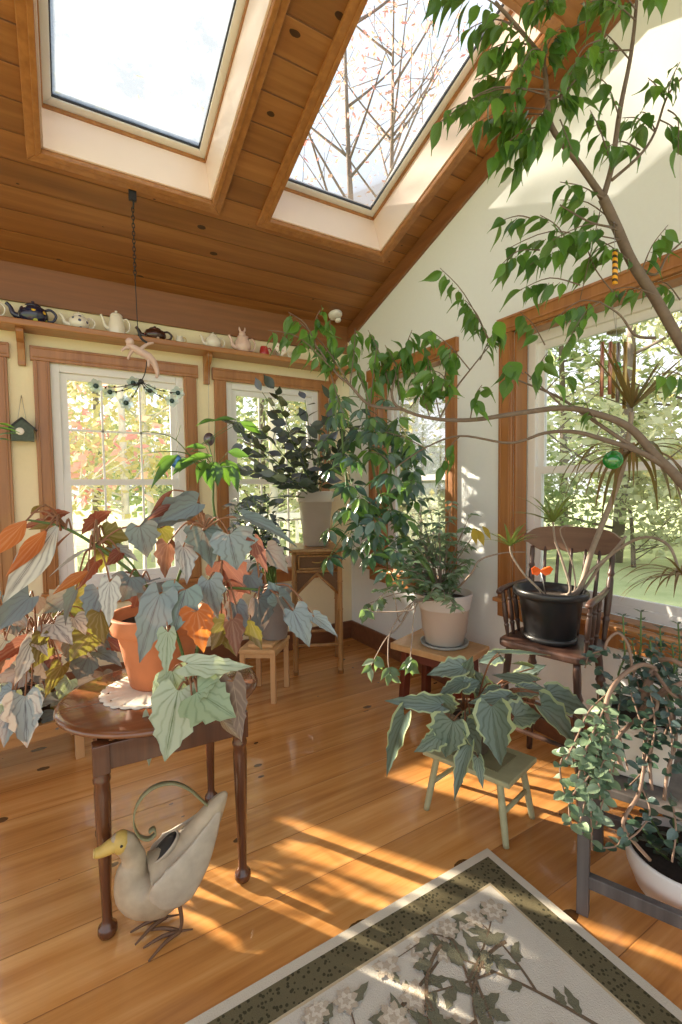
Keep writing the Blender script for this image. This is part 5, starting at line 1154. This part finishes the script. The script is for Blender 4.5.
# --- dracaena in the black pot on the chair
def dracaena():
    c = V((1.665, 1.165, .582)); t = thing('potted_dracaena', c, 'dragon tree with bare canes and spiky leaf tufts in a black pot on the chair', 'potted plant')
    b = MB(); h = .195; b.lathe(c, [(.09, 0), (.098, .004), (.10, .02), (.092, .024), (.001, .024)], 40, .95, 1.08); b.build('saucer', BLACKPOT, t)
    b = MB(); p = c+V((0, 0, .012)); b.lathe(p, [(.085, 0), (.090, .004), (.112, h-.034), (.114, h-.03), (.130, h-.028), (.134, h-.02), (.134, h-.008), (.130, h), (.124, h), (.119, h-.006), (.115, h-.03), (.001, h-.03)], 44, .95, 1.10); b.build('pot', BLACKPOT, t); soil(p, .110, h-.028, t)
    o = p+V((0, 0, h-.03)); D = 1.83
    canes = [([(578, 592, 1.86), (592, 550, 1.8), (612, 500, 1.72), (622, 470, 1.66), (628, 440, 1.62), (632, 412, 1.6)], .011), ([(575, 592, 1.84), (590, 572, 1.8), (610, 555, 1.76), (626, 536, 1.72)], .007), ([(570, 592, 1.84), (562, 560, 1.84), (555, 540, 1.84), (553, 520, 1.84)], .005), ([(540, 590, 1.82), (525, 575, 1.82), (512, 556, 1.82), (510, 545, 1.82)], .0045), ([(580, 592, 1.86), (605, 560, 1.78), (640, 538, 1.66), (668, 545, 1.55), (680, 575, 1.5)], .006), ([(574, 592, 1.84), (572, 562, 1.82), (560, 530, 1.80), (575, 525, 1.78)], .003)]
    for pl_, r in canes:
        b = MB(); b.tube([o+(dp(*pl_[0])-o)*.0+V((0, 0, -.003))+V((R.uniform(-.03, .03), R.uniform(-.03, .03), 0))]+[dp(*q) for q in pl_], [r]+[r*(1-.35*i/len(pl_)) for i in range(len(pl_))], 8); b.build('cane', CANE, t)
    def tuft(x, y, d, n, ln, w, droop, mat, lab=None, upb=.5, name='foliage'):
        b = MB(); q = dp(x, y, d)
        for i in range(n):
            a = 2.4*i; el = upb+R.uniform(-.5, .6)
            di = V((math.cos(a), math.sin(a), el)).normalized(); L = ln*R.uniform(.7, 1.1)
            # an arching strap made of a bent blade
            k = 9; vs = []; fs = []; uv = []; p = q.copy(); dd = di.copy()
            sd = dd.cross(V((0, 0, 1))).normalized()
            for j in range(k+1):
                f = j/k; ww = w*(.55+.45*math.sin(PI*min(1, f*1.6)) if f < .6 else 1.)*(1-max(0, f-.55)/.45)+.0006
                nn = sd.cross(dd)
                vs += [p-sd*ww/2, p+nn*(-.15*ww), p+sd*ww/2]; uv += [(0, f), (.5, f), (1, f)]
                p = p+dd*L/k; dd = (dd+V((0, 0, -droop*(.3+f)/k*3))).normalized()
            for j in range(k):
                for m in (0, 1): fs.append((3*j+m, 3*j+m+1, 3*j+m+4, 3*j+m+3))
            b.add(vs, fs, uv)
        ob = b.build(name, mat, t)
        if lab: ob['label'] = lab
    tuft(630, 452, 1.63, 30, .36, .015, 1.5, L_DRAC, 'drooping reddish leaf tuft', .1)
    tuft(632, 408, 1.60, 20, .27, .012, .12, L_DRAC, None, 1.0)
    tuft(553, 522, 1.84, 18, .17, .012, .35, L_DRACG, 'small green leaf tuft', .9)
    tuft(510, 546, 1.82, 14, .15, .013, .35, L_DRACG, 'small green leaf tuft', 1.0)
    tuft(682, 574, 1.50, 30, .25, .010, .7, L_DRAC, None, .3)
    # orange butterfly pick
    q = dp(541, 571, 1.82); b = MB()
    b.tube([o+V((-.05, -.02, 0)), q], .0018, 6); pk = thing('butterfly_pick', o+V((-.05, -.02, 0)), 'bright orange butterfly on a stick in the black pot', 'plant pick'); b.build('stick', STEEL, pk)
    b = MB(); s = RT; u = UP
    for sg in (-1, 1):
        pts = [q-u*.006, q+u*.004, q+s*sg*.014+u*.014, q+s*sg*.03+u*.020, q+s*sg*.042+u*.010, q+s*sg*.034-u*.012, q+s*sg*.016-u*.018]
        f = -FW*.003; w = -FW*.010*1.
        b.hexa([p_+(w if i in (3, 4) else V((0, 0, 0))) for i, p_ in enumerate(pts)], [p_+f+(w if i in (3, 4) else V((0, 0, 0))) for i, p_ in enumerate(pts)])
    b.build('wings', ORANGE, pk)
dracaena()

# --- jade plants on the grey bench
def jade():
    c = GP+GD*.125+GS*.125; c = V((c.x, c.y, GZ+.001)); t = thing('potted_jade', c, 'trailing jade plant with thick woody stems in a square white pot on the grey bench', 'potted plant')
    b = MB(); s0, s1, h = .062, .082, .17
    def ring(s, z): return [c+GD*a*s+GS*e*s+V((0, 0, z)) for a, e in ((-1, -1), (1, -1), (1, 1), (-1, 1))]
    b.hexa(ring(s0, 0), ring(s1, h-.03)); b.hexa(ring(s1+.006, h-.03), ring(s1+.008, h)); b.build('pot', WHITEPOT, t, bevel=.008, bseg=3)
    o = c+V((0, 0, h))
    b = MB(); b.hexa(ring(s1-.006, h), ring(s1-.01, h+.008)); b.build('soil', SOIL, t)
    main = [
      [(655, 668, 1.32), (640, 665, 1.28), (618, 680, 1.24), (606, 705, 1.20), (612, 735, 1.18), (622, 770, 1.17)],
      [(660, 660, 1.32), (672, 660, 1.28), (690, 670, 1.24)], [(655, 672, 1.3), (668, 690, 1.22), (680, 700, 1.2)],
      [(640, 715, 1.30), (650, 705, 1.26), (668, 690, 1.24), (690, 680, 1.24)],
      [(640, 715, 1.28), (618, 738, 1.20), (612, 770, 1.16), (606, 800, 1.15)],
      [(645, 708, 1.28), (645, 745, 1.2), (640, 790, 1.15), (626, 815, 1.13), (625, 830, 1.12), (650, 860, 1.12)],
      [(645, 700, 1.28), (655, 720, 1.22), (650, 760, 1.18), (652, 790, 1.16)],
      [(665, 690, 1.25), (676, 735, 1.18), (668, 770, 1.15), (664, 800, 1.14)],
      [(605, 650, 1.36), (608, 640, 1.36), (618, 633, 1.36), (628, 645, 1.34), (633, 672, 1.32)],
      [(640, 690, 1.28), (656, 695, 1.22), (655, 712, 1.2), (640, 722, 1.2)], [(655, 700, 1.25), (668, 705, 1.2), (672, 725, 1.2)]]
    S = MB(); 
    for i, pl_ in enumerate(main):
        r = (.006, .006, .005, .0068, .005, .0042, .004, .004, .004, .0048, .004)[i]
        q = [dp(*p) for p in pl_]; S.tube([o+jit(.03)]+q if i in (3, 4) else q, [r]*(len(q)+(1 if i in (3, 4) else 0)), 8)
    S.tube([o, (o+dp(655, 668, 1.32))/2+V((0, 0, .03)), dp(655, 668, 1.32)], [.012, .011, .009], 10); S.tube([o, dp(645, 708, 1.28)], [.012, .010], 10); S.tube([o+V((.03, 0, 0)), dp(665, 690, 1.25)], [.01, .008], 10)
    A = MB(); Bk = MB(); rj = random.Random(5)
    def fleshy(mb, q, di, ln, w, nn):
        mb.leaf(q, q+di*ln, nn, w, 'round', .22, .05); 
    def strand(mb, pts, n, ln, S=S, rad=.0022):
        P = [dp(*p) for p in pts]; S.tube(P, [rad]*len(P), 6, cap=False); Q, _ = smooth_path(P, [1]*len(P), 8)
        for i in range(n):
            q = Q[min(len(Q)-1, int(i/n*len(Q)))]; a = i*1.57+rj.uniform(-.4, .4)
            for s in (0, PI):
                di = V((math.cos(a+s), math.sin(a+s), rj.uniform(-.5, .3))).normalized(); fleshy(mb, q, di, ln*rj.uniform(.75, 1.2), ln*.72, V((0, 0, 1))-FW*.6+V((rj.uniform(-.4, .4), rj.uniform(-.4, .4), 0)))
    for pts, n in (([(612, 690, 1.24), (590, 710, 1.2), (578, 735, 1.18), (566, 760, 1.17)], 8), ([(606, 705, 1.2), (592, 735, 1.17), (580, 770, 1.15), (574, 800, 1.14)], 11), ([(610, 720, 1.2), (598, 750, 1.16), (588, 790, 1.14), (578, 830, 1.13)], 12), ([(612, 735, 1.18), (605, 765, 1.14), (592, 800, 1.13), (592, 850, 1.12)], 12), ([(600, 730, 1.2), (575, 745, 1.19), (560, 765, 1.18), (566, 800, 1.17)], 9), ([(606, 745, 1.17), (590, 775, 1.14), (570, 800, 1.14), (572, 830, 1.14)], 10), ([(614, 745, 1.17), (600, 770, 1.13), (600, 800, 1.12)], 8), ([(605, 725, 1.18), (585, 750, 1.16), (585, 775, 1.15)], 8), ([(612, 760, 1.17), (606, 790, 1.13), (596, 825, 1.12)], 8)):
        strand(A, pts, n, .030)
    for pts, n in (([(605, 650, 1.36), (590, 655, 1.36), (585, 668, 1.36)], 5), ([(615, 690, 1.3), (600, 690, 1.3), (598, 720, 1.3)], 6), ([(640, 690, 1.34), (630, 665, 1.38), (615, 655, 1.4)], 7), ([(645, 690, 1.34), (640, 670, 1.4), (640, 655, 1.42)], 7), ([(650, 700, 1.3), (630, 700, 1.34), (610, 700, 1.36)], 7), ([(660, 690, 1.3), (668, 720, 1.2), (660, 745, 1.18)], 8), ([(668, 690, 1.3), (682, 700, 1.2), (680, 740, 1.2)], 8), ([(650, 760, 1.2), (640, 775, 1.18), (625, 790, 1.16)], 5), ([(640, 785, 1.16), (650, 810, 1.12), (640, 830, 1.11), (620, 845, 1.11)], 5), ([(625, 830, 1.12), (618, 845, 1.11), (605, 848, 1.11), (597, 850, 1.11)], 3), ([(640, 735, 1.3), (630, 750, 1.3), (650, 760, 1.25)], 5), ([(655, 640, 1.42), (665, 670, 1.36), (676, 690, 1.3)], 7), ([(672, 800, 1.1), (676, 830, 1.08), (672, 862, 1.07)], 4), ([(600, 670, 1.36), (612, 680, 1.34), (625, 690, 1.34)], 6), ([(640, 700, 1.36), (655, 680, 1.36), (670, 665, 1.36)], 7), ([(630, 690, 1.24), (640, 720, 1.2), (650, 745, 1.19)], 8), ([(650, 690, 1.22), (655, 730, 1.18), (645, 765, 1.17)], 9), ([(665, 700, 1.2), (672, 740, 1.16), (670, 775, 1.15)], 9), ([(680, 690, 1.2), (688, 730, 1.16), (682, 770, 1.15)], 9), ([(620, 700, 1.26), (618, 725, 1.22), (628, 770, 1.18)], 8), ([(655, 680, 1.3), (640, 665, 1.34), (632, 680, 1.3)], 7), ([(670, 680, 1.3), (660, 660, 1.34), (650, 650, 1.36)], 7)):
        strand(Bk, pts, n, .028)
    S.build('stems', BARK2, t); o1 = A.build('foliage', L_JADE, t); o1['label'] = 'pale grey-green trailing leaves'; Bk.build('foliage', L_JADED, t)
    # tall narrow succulent in a clay pot beside it
    c2 = GP+GD*.38+GS*.19; c2 = V((c2.x, c2.y, GZ+.001)); t2 = thing('potted_succulent', c2, 'upright narrow-leaved succulent in a clay pot behind the jade plant', 'potted plant')
    b = MB(); pot_mesh(b, c2, .065, .09, .15, .03); b.build('pot', TERRA, t2); soil(c2, .08, .11, t2)
    S2 = MB(); F2 = MB(); oo = c2+V((0, 0, .115))
    for x, y0, y1, d in ((623, 690, 616, 1.42), (641, 680, 612, 1.42), (660, 690, 628, 1.40), (678, 685, 624, 1.40), (650, 690, 640, 1.36), (672, 690, 645, 1.35), (690, 690, 620, 1.4), (632, 690, 640, 1.44)):
        p, q = dp(x+4, y0, d), dp(x, y1, d); S2.tube([oo+jit(.02), p, p.lerp(q, .5)+jit(.004), q], [.004, .0032, .0028, .0022], 6); nst = 8
        for k in range(nst):
            z = p.lerp(q, .15+.85*k/(nst-1)); a = k*1.57
            for s in (0, PI):
                di = V((math.cos(a+s), math.sin(a+s), .28)).normalized(); F2.leaf(z, z+di*.024, V((0, 0, 1)), .010, 'lance', .1, .02); di = V((-math.sin(a+s), math.cos(a+s), .28)).normalized(); F2.leaf(z, z+di*.020, V((0, 0, 1)), .009, 'lance', .1, .02)
    S2.build('stems', STEMG, t2); F2.build('foliage', L_PAGODA, t2)
    # white bowl with dark leaves at the floor
    c3 = V((1.47, .60, .001)); t3 = thing('potted_succulent', c3, 'round white glazed bowl planter of dark soil standing on the floor under the grey bench', 'potted plant')
    b = MB(); b.lathe(c3, [(.07, 0), (.08, .004), (.115, .05), (.138, .11), (.143, .155), (.140, .165), (.132, .160), (.128, .14), (.001, .14)], 44); b.build('bowl', WHITEPOT, t3)
    soil(c3, .128, .145, t3); S3 = MB(); F3 = MB()
    for i in range(9):
        a = i*.7; p = c3+V((math.cos(a)*.05, math.sin(a)*.05, .148)); q = p+V((math.cos(a)*.07, math.sin(a)*.07, R.uniform(.06, .13))); S3.tube([p, q], [.004, .003], 6)
        for k in range(5):
            z = p.lerp(q, .3+.7*k/4); aa = a+k*1.57
            for s in (0, PI): F3.leaf(z, z+V((math.cos(aa+s), math.sin(aa+s), .3)).normalized()*.03, V((0, 0, 1)), .02, 'round', .15, .05)
    S3.build('stems', STEMG, t3); F3.build('foliage', L_JADED, t3)
jade()
# ================================================================== OUTDOORS
def lawnmat():
    n = N('sunny_lawn'); P = n.n('ShaderNodeNewGeometry').outputs['Position']; a = n.noise(P, .35, 4); c = n.noise(P, 3., 4)
    return n.done(n.pbr(n.ramp(n.math('ADD', n.math('MULTIPLY', a, .6), n.math('MULTIPLY', c, .4)), [(.35, (.40, .48, .24)), (.55, (.52, .58, .32)), (.7, (.62, .62, .38))]), .9, 0, None, .1))
b = MB(); b.box((-60, -40, -.75), (80, 90, -.6)); o = b.build('lawn', lawnmat()); o['kind'] = 'structure'
def crownmat(name, cols):
    n = N(name); rnd = n.n('ShaderNodeNewGeometry').outputs['Random Per Island']; c = n.ramp(rnd, [(i/(len(cols)-1), q) for i, q in enumerate(cols)])
    d = n.n('ShaderNodeBsdfDiffuse', i_Color=c).outputs[0]; tr = n.n('ShaderNodeBsdfTranslucent', i_Color=c).outputs[0]
    return n.done(n.shade(d, tr, .45))
CR = {'pink': crownmat('pale_pink_maple_leaves', [(.80, .42, .36), (.80, .55, .42), (.7, .6, .4)]), 'red': crownmat('red_maple_leaves', [(.78, .30, .28), (.85, .45, .40), (.82, .55, .36)]), 'yellow': crownmat('yellow_autumn_leaves', [(.72, .62, .25), (.80, .72, .38), (.62, .60, .28)]),
      'green': crownmat('green_tree_leaves', [(.30, .40, .18), (.42, .50, .26), (.52, .58, .34)]), 'pine': crownmat('dark_needle_leaves', [(.06, .12, .06), (.12, .18, .09), (.16, .22, .12)]), 'pale': crownmat('pale_olive_leaves', [(.58, .62, .40), (.68, .68, .46), (.52, .58, .36)])}
BIRCH = plain('pale_birch_bark', (.72, .68, .62), .8, noise=.3, scale=8); TRB = plain('grey_tree_bark', (.20, .16, .14), .9, noise=.3, scale=10)
def tree(x, y, h, cr, kind, label, trunk=TRB, r=.12, n=900, leafs=.22, low=.25, branchy=True, group=None):
    q = random.Random(int(x*31+y*17)); base = V((x, y, -.62)); t = thing('garden_tree' if h > 4 else 'garden_bush', base, label, 'tree' if h > 4 else 'bush', group)
    S = MB(); F = MB(); top = base+V((q.uniform(-.3, .3), q.uniform(-.3, .3), h))
    S.tube([base, base.lerp(top, .4)+V((q.uniform(-.1, .1), q.uniform(-.1, .1), 0)), base.lerp(top, .75), top], [r, r*.75, r*.45, r*.12], 10)
    ends = []
    for i in range(16):
        f = q.uniform(low, .95); p = base.lerp(top, f); a = q.uniform(0, 6.28); L = cr*q.uniform(.5, 1.)*(1.15-f*.6)
        e = p+V((math.cos(a)*L, math.sin(a)*L, L*(q.uniform(.8, 1.8) if low > .4 else q.uniform(.2, .9)))); m = (p+e)/2+V((0, 0, -.05*L)); S.tube([p, m, e], [r*.28, r*.18, r*.05], 6); ends.append((p, e))
        for k in range(3):
            s = p.lerp(e, q.uniform(.4, .9)); u = V((q.uniform(-1, 1), q.uniform(-1, 1), q.uniform(-.1, .9))).normalized()*L*.5; S.tube([s, s+u], [r*.1, r*.03], 5, cap=False); ends.append((s, s+u))
    for i in range(n):
        p, e = ends[q.randrange(len(ends))]; c = p.lerp(e, q.uniform(.3, 1.1))+V((q.gauss(0, 1), q.gauss(0, 1), q.gauss(0, 1)))*cr*.13
        d = V((q.uniform(-1, 1), q.uniform(-1, 1), q.uniform(-1, .4))).normalized(); u = d.orthogonal().normalized(); w = leafs*q.uniform(.6, 1.3); s2 = d.cross(u)
        F.add([c, c+d*w*.5+u*w*.32, c+d*w, c+d*w*.5-u*w*.32], [(0, 1, 2, 3)])
    S.build('trunk', trunk, t); F.build('crown', CR[kind], t)
T = [(-.3, 8.2, 7.0, 2.0, 'red', 'red maple with a pale trunk seen through the first back window', BIRCH, .07, 750, .16, .16), (1.0, 9.2, 8, 2.2, 'yellow', 'yellow-leaved birch with white trunk seen through the first back window', BIRCH, .08, 1900, .16, .16), (2.0, 12.5, 9, 2.8, 'yellow', 'golden autumn tree farther off beyond the back windows', BIRCH, .1, 2200, .2, .1), (3.6, 8.6, 7.5, 2.0, 'pale', 'pale birch seen through the second back window', BIRCH, .10, 1700, .16, .15), (4.6, 12, 9, 2.8, 'green', 'green tree behind the pale birch of the second back window', TRB, .12, 2400, .2, .08), (-2.2, 10, 7, 2.2, 'yellow', 'yellow tree beyond the window past the birdhouse', TRB, .1, 1500, .2, .2),
     (8.0, 9.5, 8, 3., 'pale', 'pale olive tree beyond the narrow window of the side wall', BIRCH, .12, 2200, .2, .08), (11., 6.0, 9, 3.4, 'pale', 'broad pale green tree at the far edge of the lawn', TRB, .14, 3000, .25, .06), (12.5, 2.6, 9, 3.6, 'yellow', 'yellow-green tree across the lawn behind the wind chime', TRB, .14, 3000, .26, .06),
     (4.4, 6.7, 10, 2.6, 'red', 'bare-branched maple with few pink leaves seen through the clear skylight', TRB, .09, 1300, .11, .45), (5.6, 7.6, 11, 2.6, 'pink', 'second thinly leafed tree whose branches cross the clear skylight', TRB, .09, 1500, .11, .45), (-5.2, 8.6, 6.2, 2.0, 'yellow', 'added unseen yellow tree placed to dapple the low sun beyond the back wall', TRB, .09, 90, .19, .2)]  # the last, thinly leafed tree is added out of view to dapple the sun
FARL = ('pale hazy autumn tree in the far belt beyond the lawn', 'trees in the far belt beyond the lawn')
for a in T: tree(*a)
for x, y, k in ((-6, 20, 'green'), (-2.5, 18, 'yellow'), (1, 18.5, 'pale'), (4, 18, 'green'), (7, 17, 'pale'), (10, 15, 'yellow'), (13, 13, 'pale'), (15, 10, 'green'), (17, 7, 'pale'), (18, 4, 'yellow'), (18.5, 1, 'pale'), (18, -2.5, 'green')):
    tree(x, y, 9, 3.6, k, FARL[0], TRB, .16, 2600, .34, .03, group=FARL[1])
for x, y, k in ((9.6, 7.2, 'green'), (10.6, 5.4, 'pale'), (11.0, 3.7, 'yellow'), (11.0, 2.0, 'pale'), (11.2, .4, 'green'), (10.9, -1.2, 'pale'), (7.6, 8.6, 'pale'), (5.8, 10.0, 'green')):
    tree(x, y, 2.6, 1.7, k, 'low pale bush in the row along the far edge of the lawn', TRB, .05, 1300, .17, .02, group='bushes along the far edge of the lawn')
# deck railing outside the back windows
def railing():
    t = thing('deck_railing', (.6, 5.2, -.6), 'white outdoor deck railing beyond the back windows', 'railing'); b = MB(); b.box((-3., 5.15, .84), (3.2, 5.25, .90)); b.box((-3., 5.17, .08), (3.2, 5.23, .13)); b.build('rail', VINYL, t)
    for x in (-3, -1.5, .0, 1.5, 3.0): b = MB(); b.box((x-.05, 5.15, -.62), (x+.05, 5.25, .95)); b.build('post', VINYL, t)
    b = MB()
    for i in range(48): x = -2.9+i*.125; b.box((x-.016, 5.185, .13), (x+.016, 5.215, .84))
    b.build('balusters', VINYL, t)
railing()

# ================================================================== LIGHT
w = bpy.data.worlds.new('sky'); sc.world = w; w.use_nodes = True; nt = w.node_tree; bg = nt.nodes['Background']
tc = nt.nodes.new('ShaderNodeTexCoord'); sp = nt.nodes.new('ShaderNodeSeparateXYZ'); nt.links.new(tc.outputs['Generated'], sp.inputs[0])
rp = nt.nodes.new('ShaderNodeValToRGB'); rp.color_ramp.elements[0].position = .44; rp.color_ramp.elements[0].color = (.62, .64, .52, 1); rp.color_ramp.elements[1].position = .75; rp.color_ramp.elements[1].color = (.82, .90, 1, 1)
e = rp.color_ramp.elements.new(.54); e.color = (.95, .96, .96, 1)
mp = nt.nodes.new('ShaderNodeMath'); mp.operation = 'MULTIPLY_ADD'; mp.inputs[1].default_value = .5; mp.inputs[2].default_value = .5; nt.links.new(sp.outputs[2], mp.inputs[0]); nt.links.new(mp.outputs[0], rp.inputs[0])
nt.links.new(rp.outputs[0], bg.inputs[0]); bg.inputs[1].default_value = 1.6
sun = bpy.data.lights.new('sun', 'SUN'); sun.energy = 22.; sun.angle = math.radians(.9); sun.color = (1., .86, .66)
so = bpy.data.objects.new('sun', sun); COL.objects.link(so); so.rotation_euler = V((1., -1.55, -.665)).to_track_quat('-Z', 'Y').to_euler(); so.location = (-4, 6, 5)
vs = sc.view_settings; vs.view_transform = 'Standard'; vs.look = 'None'; vs.gamma = 1.; vs.use_curve_mapping = False; vs.exposure = 0.
sc.display_settings.display_device = 'sRGB'
cy = sc.cycles; cy.max_bounces = 8; cy.diffuse_bounces = 5; cy.transparent_max_bounces = 16; cy.caustics_reflective = False; cy.caustics_refractive = False; cy.sample_clamp_indirect = 6.; cy.use_denoising = True
